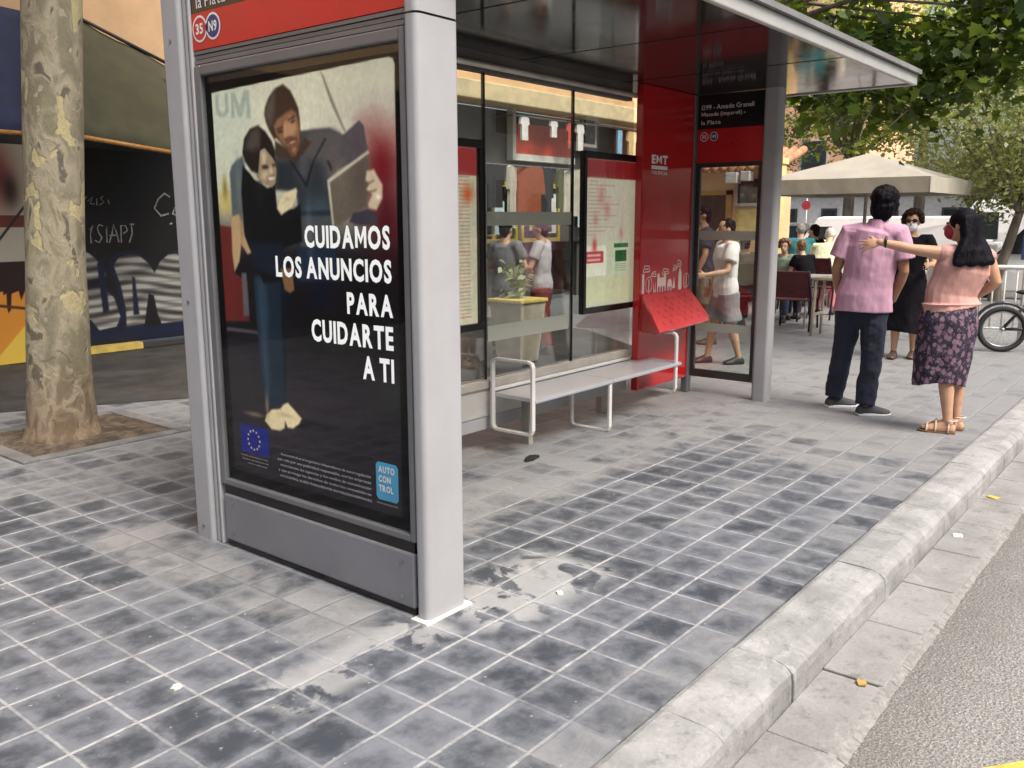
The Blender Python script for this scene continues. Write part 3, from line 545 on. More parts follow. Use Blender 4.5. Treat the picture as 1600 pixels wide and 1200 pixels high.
# ---------------------------------------------------------------- the bus shelter
ALU = mat('grey_aluminium_paint', (.34, .345, .355), .58, .0, vary=.05, scale=3, second=(.25, .25, .25), lo=.58, hi=.8, bmp=.0006, bscale=90)
ALUD = mat('dark_grey_frame', (.16, .165, .175), .4, .3, vary=.06)
BLK = mat('black_gloss_trim', (.006, .006, .007), .2, vary=.2)
REDP = mat('signal_red_panel', (.46, .012, .014), .16, vary=.06, scale=1.2, coat=.5)
SIGNR = mat('sign_red', (.50, .012, .016), .3, vary=.05); WHT = mat('white_vinyl', (.78, .78, .77), .45, vary=.03)
GLS = glass_mat('shelter_glass', (.86, .89, .87), 1.5, boost=2.3); FROST = None
def frost():
    m = bpy.data.materials.new('frosted_strip'); m.use_nodes = True; nt = m.node_tree; nt.nodes.clear(); o = nt.nodes.new('ShaderNodeOutputMaterial')
    t = nt.nodes.new('ShaderNodeBsdfTransparent'); d = nt.nodes.new('ShaderNodeBsdfPrincipled'); d.inputs['Base Color'].default_value = (.46, .49, .41, 1); d.inputs['Roughness'].default_value = .45
    mx = nt.nodes.new('ShaderNodeMixShader'); mx.inputs[0].default_value = .82; nt.links.new(t.outputs[0], mx.inputs[1]); nt.links.new(d.outputs[0], mx.inputs[2]); nt.links.new(mx.outputs[0], o.inputs[0]); return m
FROST = frost()
S = thing('bus_shelter', 'grey metal bus shelter with a glass back, red panel and large dark advertising panel', 'bus shelter')
# advertising panel
ap = bx('advertising_panel', BLK, S, (.035, .17, .051, 1.281, .012, 2.428))
fr = MB(); fr.box(.012, .05, .047, .075, .29, 2.088).box(.012, .05, 1.243, 1.283, .29, 2.088).box(.012, .05, .075, 1.243, .29, .318).box(.012, .05, .075, 1.243, 2.045, 2.088)
fr.build('poster_frame', ALUD, ap, bevel=.006)
bx('base_panel', mat('base_panel_grey', (.215, .22, .24), .4, .3, vary=.08, scale=2), ap, (.01, .034, .056, 1.262, .03, .246), bevel=.008)
bx('dark_recess', BLK, ap, (.02, .034, .06, 1.26, .004, .29))  # black strip put in for the shade of the recess around the base panel
# the printed poster
P = Paint(1.168, 1.727, .004, (.012, .012, .015)); U, V = P.U, P.V
poly = TR; BG = [(.05, .076), (1.11, .074), (1.131, 1.69), (1.122, 1.708), (1.1, 1.716), (.455, 1.700), (.044, 1.688)]
inside = pmask(U, V, BG, .006)
P.mixin(inside, (.13, .115, .14))
Q = lambda n, c, soft=.011, k=1.0: P.poly(poly[n], c, max(soft, .011), k) if soft < .012 else P.poly(poly[n], c, soft, k)
_q = lambda n, c, soft=.008, k=1.0: P.poly(poly[n], c, soft, k)
wallm = inside*np.clip((V-1.02)/.28, 0, 1); P.mixin(wallm, (.755, .735, .645))
P.blob(.1, 1.6, .35, .3, (.72, .76, .69), .6); P.blob(.62, 1.55, .35, .3, (.82, .79, .70), .6); P.blob(1.02, 1.68, .25, .1, (.66, .665, .59), .5); P.blob(1.02, 1.55, .2, .07, (.66, .60, .57), .6)
P.rect(-.1, .3, 1.35, 1.6, (.70, .72, .66), .05, .35); P.mixin((1-inside), (.012, .012, .015))
P.mixin(inside*np.clip((.62-V)/.2, 0, 1), (.115, .10, .125)); P.mixin(inside*np.clip((V-.62)/.05, 0, 1)*np.clip((1.12-V)/.14, 0, 1), (.085, .075, .095))
Q('wire', (.45, .42, .36), .006); Q('letters_u', (.60, .63, .58), .01); Q('letters_m', (.60, .63, .58), .01)
Q('redblob', (.44, .15, .16), .16, .8); P.blob(1.05, 1.35, .1, .09, (.42, .05, .09), .8); P.blob(1.07, 1.15, .1, .16, (.25, .03, .07), .85)
Q('redleft', (.36, .13, .12), .01); P.blob(.1, 1.24, .05, .05, (.75, .66, .36), .9); P.blob(.1, 1.3, .02, .05, (.45, .40, .16), .8); Q('wallstrip', (.36, .34, .36), .008)
P.rect(.05, .33, .70, .715, (.38, .36, .38), .008, .7)
P.blob(.62, .78, .3, .25, (.045, .04, .055), .8); P.blob(.95, .8, .2, .2, (.04, .035, .05), .8); P.blob(.55, .45, .4, .14, (.17, .15, .17), .6); P.blob(.35, .25, .5, .08, (.15, .13, .16), .6); Q('bin', (.12, .14, .13), .06, .7)
Q('man_legdark', (.04, .05, .10), .03); Q('man_jeans', (.10, .14, .21), .02); Q('man_body', (.25, .25, .255), .008); Q('man_shirtlow', (.14, .16, .18), .03)
P.blob(.78, 1.38, .06, .09, (.36, .345, .355), .7); P.blob(.62, 1.36, .05, .06, (.36, .34, .36), .6); P.blob(.70, 1.22, .09, .05, (.25, .31, .35), .6); P.rect(.55, .80, 1.185, 1.205, (.10, .13, .19), .012, .8); P.blob(.64, 1.13, .02, .12, (.42, .47, .52), .35)
Q('man_sleeve', (.30, .275, .29), .01); P.blob(.93, 1.43, .03, .05, (.28, .25, .28), .8); P.blob(.84, 1.40, .03, .05, (.26, .25, .28), .6)
Q('man_reflect', (.33, .30, .30), .03, .7)  # warmer upper sweater: a reflection on the glass painted into the print
for z_ in ('zip1', 'zip2', 'zip3'): Q(z_, (.09, .09, .10), .008, .9)
Q('man_neck', (.25, .185, .15), .012); Q('man_hair', (.235, .165, .125), .010); Q('man_hair_grey', (.33, .30, .27), .03, .8); Q('man_face', (.50, .355, .255), .014); Q('man_cheek', (.66, .49, .36), .025); Q('man_nose', (.70, .53, .40), .012, .9)
for z_ in ('man_eye1', 'man_eye2', 'man_brow1', 'man_brow2'): Q(z_, (.20, .13, .10), .011, .9)
Q('man_stache', (.33, .225, .165), .012, .85); Q('man_beard', (.36, .25, .18), .016, .9); Q('man_mouth', (.30, .15, .12), .011); Q('man_teeth', (.80, .72, .62), .011, .9); Q('man_chin', (.60, .43, .31), .016, .9)
Q('teal_sleeve', (.30, .33, .335), .014); P.blob(.2, 1.32, .02, .1, (.40, .44, .44), .6)
Q('leg_dark', (.045, .06, .10), .01); Q('leg_blue', (.085, .13, .18), .016); Q('leg_blue_hi', (.17, .235, .295), .04, .85)
Q('woman_body', (.055, .058, .072), .008); Q('woman_body2', (.075, .10, .15), .02); P.blob(.34, 1.3, .03, .1, (.11, .115, .13), .6)
Q('woman_hair', (.125, .10, .09), .010); Q('woman_hair_hi', (.30, .275, .25), .03, .8); Q('woman_face', (.56, .48, .385), .011); Q('woman_light', (.74, .67, .56), .02, .9); Q('woman_cheek', (.72, .64, .53), .02, .9); Q('woman_nose', (.76, .68, .57), .011, .9)
for z_ in ('woman_eye1', 'woman_eye2'): Q(z_, (.17, .13, .11), .011, .9)
Q('woman_lip', (.42, .22, .18), .011, .8); Q('woman_smile', (.90, .86, .80), .011, .9); Q('woman_ear', (.72, .67, .58), .011, .9)
Q('hand_mid', (.80, .74, .60), .008); P.blob(.51, 1.25, .02, .01, (.62, .54, .42), .6); Q('hand_left', (.66, .55, .41), .008); P.blob(.2, 1.13, .012, .07, (.52, .41, .3), .6); Q('hand_low', (.45, .33, .22), .01)
Q('tablet', (.36, .32, .28), .006); P.blob(.83, 1.33, .05, .08, (.43, .38, .33), .6); P.blob(.94, 1.3, .05, .1, (.30, .26, .23), .7); Q('tablet_edge', (.74, .71, .64), .005)
Q('sleeve_right', (.22, .20, .24), .01); Q('hand_right', (.74, .66, .56), .008)
for nme in ('finger_gap', 'finger_gap2'): Q(nme, (.40, .31, .24), .007, .9)
P.blob(1.03, 1.25, .012, .01, (.9, .88, .84), .8)
P.blob(.36, .345, .17, .018, (.03, .025, .035), .85); P.blob(.5, .37, .25, .012, (.05, .045, .055), .6)
Q('foot_l', (.80, .73, .58), .008); Q('foot_r', (.82, .75, .60), .008); P.blob(.31, .40, .012, .05, (.56, .48, .36), .7); P.blob(.22, .35, .07, .012, (.62, .54, .42), .6); P.blob(.43, .375, .05, .01, (.62, .54, .42), .6)
P.c = P.c*inside[..., None]+np.array((.012, .012, .015))*(1-inside[..., None]); P.grain(.012, .025)
P.rect(.108, .306, .172, .295, (.07, .11, .42), .004)
PL = lambda u, v: (.0345, 1.245-u, .288+v)
def add_glow(m, col, k):     # the poster case is a light box: print and ink glow faintly with their own colours
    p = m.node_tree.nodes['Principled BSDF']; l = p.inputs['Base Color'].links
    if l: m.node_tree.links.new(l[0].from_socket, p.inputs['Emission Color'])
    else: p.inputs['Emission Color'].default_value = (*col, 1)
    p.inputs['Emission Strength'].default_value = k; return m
P.build('poster', add_glow(vcol_mat('poster_print', .5, spec=.08), None, .16), PL, ap)

tb = MB(); TP = lambda u, v: (.0318, u, v)      # u = world Y: decreasing to the right in the picture
def line(b, s_, yl, yr, z0, z1, m=0, bold=.038): add_text(b, s_, TP, yl, yr, z0, z1, m, bold)
line(tb, 'CUIDAMOS', .633, .159, 1.352, 1.438); line(tb, 'LOS ANUNCIOS', .823, .155, 1.233, 1.318); line(tb, 'PARA', .400, .153, 1.111, 1.193)
line(tb, 'CUIDARTE', .615, .155, .990, 1.079); line(tb, 'A TI', .324, .156, .871, .960)
tb.build('slogan', add_glow(mat('poster_white_ink', (.86, .86, .86), .5, vary=.02), None, .16), ap)
tb = MB()
for k in range(12):     # ring of stars
    a = 2*math.pi*k/12; cy, cz = 1.040+.042*math.cos(a), .522+.042*math.sin(a)
    tb.poly([TP(cy+(.0075 if i % 2 == 0 else .003)*math.sin(math.pi*i/5), cz+(.0075 if i % 2 == 0 else .003)*math.cos(math.pi*i/5)) for i in range(10)])
tb.build('star_ring', mat('yellow_ink', (.75, .66, .2), .5), ap)
tb = MB(); SM = 'Ayudanos a mantener una publicidad legal y honesta para todos'
for k, (t, yl, yr) in enumerate((('Campaña cofinanciada por la Union', 1.14, .945), ('Europea y los anunciantes del', 1.13, .945), ('sector publicitario', 1.09, .955))): line(tb, t, yl, yr, .440-k*.016, .449-k*.016, 0, 0)
for k, (t, yl, yr) in enumerate((('Autocontrol es el organismo independiente de autorregulacion', .855, .30), ('que vela por una publicidad responsable, con las empresas', .88, .30), ('anunciantes, las agencias y los medios de comunicacion', .86, .30), ('y que protege los derechos de todos los consumidores', .875, .30), ('AUTOCONTROL, 25 AÑOS TRABAJANDO POR UNA PUBLICIDAD RESPONSABLE', .865, .298))): line(tb, t, yl, yr, .484-k*.0235, .499-k*.0235, 0, .01 if k < 4 else .02)
line(tb, 'www.autocontrol.es', .27, .155, .398, .406, 0, 0)
tb.build('small_print', mat('grey_ink', (.40, .40, .43), .6), ap)
lg = MB(); c = .012; y0, y1, z0, z1 = .150, .270, .415, .563
lg.poly([TP(y, z) for y, z in ((y1-c, z0), (y0+c, z0), (y0, z0+c), (y0, z1-c), (y0+c, z1), (y1-c, z1), (y1, z1-c), (y1, z0+c))], 0)
TP0 = TP; TP = lambda u, v: (.0306, u, v)
line(lg, 'AUTO', .255, .168, .522, .548, 1); line(lg, 'CON', .255, .190, .485, .511, 1); line(lg, 'TROL', .255, .176, .448, .474, 1); TP = TP0
lg.build('logo', [mat('logo_blue', (.07, .36, .62), .5), WHT], ap)
bx('glass_pane', glass_mat('poster_glass', (.97, .98, .97), 1.45, boost=.35), ap, (.0255, .029, .076, 1.242, .319, 2.044))
# route sign over the poster and its twin at the far end
def route_sign(name, face, y0, y1, zt, zm, zb, parent, mirror):
    o = bx(name, BLK, parent, (face, face+.03, y0, y1, zm, zt)); bx('red_band', SIGNR, o, (face-.0, face+.03, y0, y1, zb, zm-.0005))
    TP = lambda u, v: (face-.002, u, v); TP1 = lambda u, v: (face-.003, u, v); TP2 = lambda u, v: (face-.004, u, v)
    k = (y1-y0)/.57; b = MB(); L = y1-.03*k
    r_ = .052 if k > 1.5 else .036
    if k > 1.5:
        lines = (('1299 - Amado Granell', L-.012, L-.95, 2.40, 2.44), ('la Plata', L+.005, L-.20, 2.305, 2.352)); cy, cz, dy = 1.226, 2.226, .094
    else:
        lines = (('1299 - Amado Granell', L, y0+.09, 2.315, 2.352), ('Mesado (imparell) -', L, y0+.16, 2.255, 2.295), ('la Plata', L, L-.17, 2.20, 2.232)); cy, cz, dy = 1.262, 2.105, .085
    for q in lines: b = MB(); add_text(b, q[0], TP, *q[1:], 0, .01); b.build('stop_name', mat('sign_white', (.62, .62, .62), .5), o)
    b = MB(); disc(b, TP, cy, cz, r_, 0); disc(b, TP1, cy, cz, r_*.84, 1); add_text(b, '35', TP2, cy+r_*.5, cy-r_*.5, cz-r_*.4, cz+r_*.4, 0, .03); b.build('route_badge', [WHT, SIGNR], o)
    b = MB(); disc(b, TP, cy-dy, cz, r_, 0); disc(b, TP1, cy-dy, cz, r_*.84, 1); add_text(b, 'N9', TP2, cy-dy+r_*.55, cy-dy-r_*.55, cz-r_*.4, cz+r_*.4, 0, .03); b.build('route_badge', [WHT, mat('navy_badge', (.02, .03, .16), .4)], o)
    return o
rs = route_sign('route_sign', .018, .03, 1.305, 2.62, 2.29, 2.146, ap, False)
bx('ribbed_bar', ALUD, ap, (.02, .04, .05, 1.30, 2.092, 2.108), (.024, .04, .05, 1.30, 2.112, 2.126), (.02, .04, .05, 1.30, 2.130, 2.143))
# posts
def rounded(x0, x1, y0, y1, r, n=5):
    pts = []
    for cx, cy, a0 in ((x1-r, y1-r, 0), (x0+r, y1-r, 90), (x0+r, y0+r, 180), (x1-r, y0+r, 270)):
        for k in range(n+1): a = R_(a0+90*k/n); pts.append((cx+r*math.cos(a), cy+r*math.sin(a)))
    return pts
def post(name, x0, x1, y0, y1, r, z0, z1, seam=None):
    b = MB(); p = rounded(x0, x1, y0, y1, r)
    if seam:
        b.prism(p, z0, seam); b.prism(rounded(x0+.003, x1-.003, y0+.003, y1-.003, r-.003), seam, seam+.008, 1); b.prism(p, seam+.008, z1)
    else: b.prism(p, z0, z1)
    o = b.build(name, [ALU, BLK], S)
    me = o.data; me.polygons.foreach_set('use_smooth', [abs(f.normal.z) < .5 for f in me.polygons]); me.update(); w_ = o.modifiers.new('w', 'WEIGHTED_NORMAL'); w_.keep_sharp = True; return o
post('post', .004, .212, -.02, .046, .024, 0, 2.62, 2.118)
pl = post('post', .0, .17, 1.352, 1.494, .022, 0, 2.62)
bx('groove_rib', ALU, pl, (.014, .15, 1.322, 1.342, .0, 2.62), (.008, .15, 1.286, 1.302, .0, 2.62), bevel=.005)
bx('post_base', mat('mortar_bed', (.55, .54, .5), .9, bmp=.004), pl, (-.02, .23, -.034, .05, -.01, .008))
for fx, y, z in [(-.0005, 1.425, z_) for z_ in (.06, 1.1, 2.2)]+[(.0095, y_, z_) for y_ in (.12, 1.2) for z_ in (.07, .205)]:
    sc_ = MB().lathe([(.001, 0), (.008, 0), (.008, .003), (.001, .003)], seg=10); sc_.v = [(fx-vz, y+vx, z+vy) for vx, vy, vz in sc_.v]; sc_.build('screw_head', mat('steel_screw', (.3, .3, .3), .3, .8), ap)
post('corner_post', 4.552, 4.672, .622, .756, .03, 0, 2.44)
# roof: glossy soffit, fascia all round
SOF = mat('glossy_dark_soffit', (.06, .057, .055), .09, .55, vary=.05)
rf = bx('roof', SOF, S, (.175, 5.05, -.17, 1.68, 2.435, 2.475))
FAS = mat('pale_fascia', (.5, .5, .47), .35, .3, vary=.05)
b = MB(); b.box(.172, 5.085, -.205, -.172, 2.425, 2.50); b.box(5.052, 5.085, -.172, 1.68, 2.425, 2.50); b.box(.172, 5.085, 1.682, 1.71, 2.425, 2.50)
b.build('fascia', FAS, rf, bevel=.006)
bx('roof_deck', mat('roof_deck_grey', (.2, .2, .2), .6), rf, (.15, 5.10, -.23, 1.73, 2.504, 2.535))
for x in (1.2, 2.4, 3.6): bx('soffit_joint', BLK, rf, (x, x+.008, -.165, 1.67, 2.4325, 2.4348))
# glass back
MB().tube([(.2, 1.40, 2.352), (3.74, 1.40, 2.352)], .018, seg=10).build('head_rail', mat('pale_metal_rail', (.55, .52, .46), .4, .3), S, smooth=True)
bx('header', mat('header_brown', (.13, .12, .11), .4, .3), S, (.2, 3.74, 1.43, 1.48, 2.318, 2.434))
joints = [.19, 1.12, 2.052, 2.995, 3.80]
for i in range(4):
    gp = bx('rear_glass', GLS, S, (joints[i]+.006, joints[i+1]-.006, 1.445, 1.455, .455, 2.318))
    if i == 2:
        bx('frosted_strip', FROST, gp, (joints[i]+.02, joints[i+1]-.02, 1.440, 1.444, 1.418, 1.504)); bx('frosted_strip', FROST, gp, (joints[i]+.02, joints[i+1]-.05, 1.440, 1.444, .694, .795))
for x in joints[1:4]: bx('glass_joint', BLK, S, (x-.005, x+.005, 1.437, 1.46, .455, 2.318))
bw = bx('base_wall', mat('pale_base_wall', (.50, .49, .46), .45, .2, vary=.06), S, (.2, 3.74, 1.43, 1.50, .215, .453), bevel=.01)
bx('kick_plate', ALU, bw, (.2, 3.74, 1.437, 1.49, .135, .214)); bx('ledge', mat('ledge_beige', (.36, .34, .30), .5), bw, (.2, 3.74, 1.41, 1.436, .40, .452), bevel=.008)
for q in ((2.30, 2.345, 1.29, 1.35, 0, .30), (.5, .55, 1.44, 1.49, 0, .134), (3.4, 3.45, 1.44, 1.49, 0, .134)): bx('support_foot', mat('beige_foot', (.34, .32, .28), .6), S, *[(q)])
# timetable cases on the glass
def case(x0, x1, z0, z1, painter):
    o = MB().box(x0, x1, 1.40, 1.4445, z0, z0+.045).box(x0, x1, 1.40, 1.4445, z1-.05, z1).box(x0, x0+.035, 1.40, 1.4445, z0+.045, z1-.05).box(x1-.035, x1, 1.40, 1.4445, z0+.045, z1-.05).box(x0+.035, x1-.035, 1.43, 1.4445, z0+.045, z1-.05).build('timetable_case', BLK, S, bevel=.004)
    w, h = x1-x0-.07, z1-z0-.095; p = Paint(w, h, .005, (.72, .73, .58)); painter(p, w, h)
    p.build('timetable', add_glow(vcol_mat('timetable_print', .4), None, .18), lambda u, v: (x0+.035+u, 1.428, z0+.045+v), o)  # emission stands in for daylight through the sheet; no lamp in this case
    bx('case_glass', glass_mat('case_glass', (.95, .97, .95), 1.5, boost=1.1), o, (x0+.036, x1-.036, 1.408, 1.412, z0+.046, z1-.051)); return o
def main_map(p, w, h):
    p.c[:] = (.80, .80, .70)
    p.rect(0, w, h-.13, h, (.55, .12, .13)); p.rect(.02, w*.78, h*.45, h-.15, (.82, .79, .72), .01)
    for k in range(9): p.rect(.03+.06*k, .034+.06*k, h*.47, h-.1, (.86, .62, .60), .004, .6)
    for k in range(16): p.rect(.05, .05+.34*((k*37 % 11)/11+.3), h*.49+k*.027, h*.49+k*.027+.008, (.70, .55, .5), .004, .7)
    for (u, v, r) in ((.22, h*.76, .05), (.3, h*.66, .04), (.5, h*.5, .03), (.15, h*.6, .03)): p.blob(u, v, r, r*1.4, (.72, .3, .32), .45)
    p.rect(.02, .30, .22, h*.42, (.92, .90, .83), .01); p.rect(.03, .26, h*.3, h*.38, (.78, .22, .25), .004); p.rect(.05, .22, h*.315, h*.33, (.9, .75, .72), .003); p.rect(.05, .22, h*.345, h*.36, (.9, .75, .72), .003); p.blob(.14, h*.42, .03, .05, (.8, .2, .25), .9)
    p.rect(.38, .62, h*.22, h*.44, (.80, .83, .72), .004); p.rect(.42, .58, h*.30, h*.38, (.12, .36, .20), .004); p.rect(.40, .6, h*.40, h*.43, (.18, .42, .26), .004)
    for k in range(4): p.rect(.42, .58, h*.235+k*.016, h*.235+k*.016+.005, (.5, .58, .48), .003)
    p.rect(.02, .62, .03, .2, (.80, .79, .62), .03, .6); p.grain(.02, .02)
def side_map(p, w, h):
    p.c[:] = (.83, .80, .70); p.rect(0, w, h-.16, h, (.62, .12, .13))
    for k in range(40):
        v = .04+k*.022; p.rect(.06, w-.06, v, v+.007, (.6, .45, .42) if k % 9 else (.8, .2, .2), .003, .6)
    for k in range(14): p.rect(.07+k*.05, .074+k*.05, .03, h-.2, (.75, .6, .55), .003, .5)
    p.blob(w-.08, h-.27, .05, .05, (.8, .3, .1), .9); p.grain(.02, .03)
case(3.08, 3.885, .782, 1.925, main_map); case(1.17, 1.995, .782, 1.925, side_map)
# red information panel
rp = bx('red_panel', REDP, S, (3.735, 4.54, 1.33, 1.39, .135, 2.434), bevel=.006)
RP = lambda u, v: (u, 1.3275, v)
tb = MB(); add_text(tb, 'EMT', RP, 3.868, 4.112, 1.868, 1.935, 0, .05); tb.box(3.868, 4.112, 1.3272, 1.3284, 1.828, 1.855); add_text(tb, 'VALENCIA', RP, 3.868, 4.112, 1.79, 1.816, 0, .02); tb.build('operator_logo', WHT, rp)
art = MB(); LW = mat('pale_line_print', (.72, .55, .52), .5)
def seg(pts, w=.006, close=False):
    pts = list(pts)+([pts[0]] if close else [])
    for (a, b_), (c_, d) in zip(pts[:-1], pts[1:]):
        l = math.hypot(c_-a, d-b_) or 1; nx, ny = -(d-b_)/l*w/2, (c_-a)/l*w/2; art.poly([(a+nx, 1.3275, b_+ny), (c_+nx, 1.3275, d+ny), (c_-nx, 1.3275, d-ny), (a-nx, 1.3275, b_-ny)])
def shape(pts): art.poly([(a, 1.3275, b_) for a, b_ in pts])
zb = .885
shape([(3.765, zb), (3.80, zb), (3.80, 1.04), (3.765, 1.04)])
for (cx, cz, w, h, t) in ((3.83, 1.075, .10, .045, .1), (3.94, 1.035, .08, .035, -.2), (4.13, 1.04, .11, .04, .25), (4.28, 1.06, .07, .035, .4), (4.35, 1.09, .08, .045, .6)):
    pts = [(cx-w/2, cz-h/2), (cx+w/2, cz-h/2+t*.03), (cx+w/2-.01, cz+h/2), (cx-w/2+.02, cz+h/2+t*.03)]; seg(pts, .008, True); seg([(cx-w*.3, cz), (cx+w*.3, cz+t*.02)], .008)
for cx in (3.87, 4.48): seg([(cx+.05*math.cos(a*.628), .955+.06*math.sin(a*.628)) for a in range(10)], .006, True); shape([(cx-.006, zb), (cx+.006, zb), (cx+.006, .99), (cx, 1.0), (cx-.006, .99)])
for x0, x1, t in ((3.94, 3.955, .97), (3.965, 3.978, .985), (4.44, 4.452, .99)): shape([(x0, zb), (x1, zb), ((x0+x1)/2, t)])
shape([(4.0, .93), (4.14, .93), (4.14, 1.03), (4.11, 1.035), (4.10, 1.0), (4.04, 1.0), (4.03, 1.035), (4.0, 1.03)])
for k in range(4): shape([(4.0+.04*k, zb), (4.015+.04*k, zb), (4.015+.04*k, .93), (4.0+.04*k, .93)]); 
shape([(4.16, .92), (4.24, .92), (4.23, .97), (4.20, .985), (4.17, .97)]); [shape([(4.16+.025*k, zb), (4.17+.025*k, zb), (4.17+.025*k, .92), (4.16+.025*k, .92)]) for k in range(4)]
shape([(4.25, zb+.02), (4.29, zb+.02), (4.275, .98), (4.27, 1.0), (4.265, .98)]); shape([(4.34, zb), (4.40, zb), (4.395, 1.02), (4.37, 1.08), (4.345, 1.02)])
art.build('skyline_print', LW, rp)
# tilted leaning board with its pierced pattern
A_, B_, C_, D_ = Vector((3.76, 1.325, .882)), Vector((4.515, 1.325, .882)), Vector((4.275, 1.065, .615)), Vector((3.585, 1.065, .618))
# corners: top left, top right, bottom right, bottom left
A_, B_ = Vector((3.757, 1.322, .878)), Vector((4.515, 1.322, .878)); C_, D_ = Vector((4.47, 1.09, .64)), Vector((3.60, 1.075, .618))
nb = (B_-A_).cross(D_-A_).normalized(); nb = nb if nb.y < 0 else -nb
C1, C2 = C_+(B_-C_)*.12, C_+(D_-C_)*.06
lb = MB(); lb.loft([[p+nb*.012 for p in (A_, B_, C1, C2, D_)], [p-nb*.012 for p in (A_, B_, C1, C2, D_)]])
lb.poly([A_-nb*.013, D_-nb*.013, Vector((3.75, 1.325, .60))]); lb.poly([B_-nb*.013, C1-nb*.013, Vector((4.47, 1.325, .62))])
lo = lb.build('leaning_board', mat('glossy_red_board', (.62, .06, .065), .3, vary=.08, coat=1.0), rp, bevel=.003)
pm_ = MB()
for r in range(5):
    for k in range(6):
        a, t = .13+.135*k+.06*(r % 2), .2+.155*r; c = (A_*(1-a)+B_*a)*(1-t)+(D_*(1-a)+C_*a)*t+nb*.0135; ux, uy = (B_-A_).normalized(), (D_-A_).normalized()
        pm_.poly([c+ux*(.006*math.cos(2*math.pi*q/10)+.010*math.sin(2*math.pi*q/10))+uy*(.019*math.sin(2*math.pi*q/10)) for q in range(10)])
pm_.build('slot_pattern', mat('slot_shadow_red', (.16, .02, .025), .6), lo)
# far end: corner mullion, sign and glass
bx('corner_mullion', ALUD, S, (4.545, 4.62, 1.325, 1.385, 0, 2.434), bevel=.008)
rs2 = route_sign('route_sign', 4.585, .757, 1.322, 2.432, 2.165, 1.90, S, True)
eg = bx('side_glass', GLS, S, (4.595, 4.605, .79, 1.285, .205, 1.862))
b = MB(); b.box(4.585, 4.615, .757, .788, .14, 1.899); b.box(4.585, 4.615, 1.288, 1.322, .14, 1.899); b.box(4.585, 4.615, .788, 1.288, .14, .203); b.box(4.585, 4.615, .788, 1.288, 1.864, 1.899)
b.build('side_frame', mat('side_frame_dark', (.05, .047, .044), .4, .3), eg)
bx('frosted_strip', FROST, eg, (4.59, 4.594, .79, 1.286, 1.285, 1.358)); bx('frosted_strip', FROST, eg, (4.59, 4.594, .79, 1.286, .53, .60))

# ---------------------------------------------------------------- bench
BN = thing('metal_bench', 'pale metal bench with thin flat loop legs in front of the shelter glass', 'bench', (2.98, 1.22, 0))
SEAT = mat('brushed_light_metal', (.50, .52, .555), .32, .4, vary=.03, scale=3); LEG = mat('white_painted_bar', (.66, .65, .62), .4, .1, vary=.04)
b = MB()
def bar(x0, x1):
    pr = [(1.40, .352), (1.40, .372), (1.36, .377), (1.10, .372), (1.062, .368), (1.048, .358), (1.05, .344), (1.068, .338), (1.08, .346), (1.38, .352)]
    b.prism([(p[0]-1.22, p[1]) for p in pr], x0-2.98, x1-2.98, axis='x')
bar(2.062, 2.955); bar(2.960, 3.925)
b.build('seat', SEAT, BN, bevel=.003)
b = MB(); b.box(2.07-2.98, 3.92-2.98, .18, .21, .378, .40); b.build('back_lip', LEG, BN, bevel=.004)
def loop(x, zb, zt, closed):
    o = MB(); w, t = .016, .009; y0, y1 = 1.066-1.22, 1.385-1.22; r = .03
    if closed: path = [(y0, zb+r), (y0, zt-r), (y0+r*.3, zt-r*.3), (y0+r, zt), (y1-r, zt), (y1-r*.3, zt-r*.3), (y1, zt-r), (y1, zb+r), (y1-r*.3, zb+r*.3), (y1-r, zb), (y0+r, zb), (y0+r*.3, zb+r*.3)]
    else: path = [(y0, .34), (y0, zb+r), (y0+r*.3, zb+r*.3), (y0+r, zb), (y1-r, zb), (y1-r*.3, zb+r*.3), (y1, zb+r), (y1, .345)]
    P2 = [Vector((0, p[0], p[1])) for p in path]; n = len(P2); rows = []
    for i, p in enumerate(P2):
        a = P2[(i-1) % n] if closed or i else P2[i]; c = P2[(i+1) % n] if closed or i < n-1 else P2[i]; tg = (c-a).normalized(); nn = Vector((0, -tg.z, tg.y))
        rows.append([Vector((x-2.98+sx*w, 0, 0))+p+nn*sy*t for sx, sy in ((-1, -1), (1, -1), (1, 1), (-1, 1))])
    if closed: rows.append(rows[0])
    o.loft(rows, caps=not closed); return o.build('leg_loop', LEG, BN, bevel=.003)
loop(2.05, .145, .598, True); loop(3.86, .14, .596, True); loop(2.925, .008, .345, False)
# ---------------------------------------------------------------- people
SK = {'tan': mat('tan_skin', (.50, .29, .18), .5, vary=.08, scale=12), 'fair': mat('fair_skin', (.62, .40, .28), .5, vary=.08, scale=12), 'brown': mat('brown_skin', (.34, .18, .10), .5, vary=.08, scale=12)}
def cloth(name, col, **k): return mat(name, col, k.pop('rough', .85), vary=k.pop('vary', .12), scale=k.pop('scale', 7), bmp=k.pop('bmp', .016), bscale=k.pop('bscale', 9), stretch=(1, 1, .38), **k)
HAIRB = mat('black_hair', (.007, .0065, .009), .5, vary=.5, scale=60, bmp=.004, bscale=150, stretch=(1, 1, .06)); HAIRN = mat('dark_brown_hair', (.03, .017, .010), .5, vary=.5, scale=60, bmp=.006, bscale=90, stretch=(1, 1, .2)); HAIRF = mat('light_brown_hair', (.16, .075, .03), .5, vary=.4, scale=60, bmp=.006, bscale=90)
for h_ in (HAIRB, HAIRN): h_.node_tree.nodes['Principled BSDF'].inputs['Specular IOR Level'].default_value = .06
EYE = mat('dark_eye', (.02, .015, .012), .2)
def V3(p): return Vector(p)
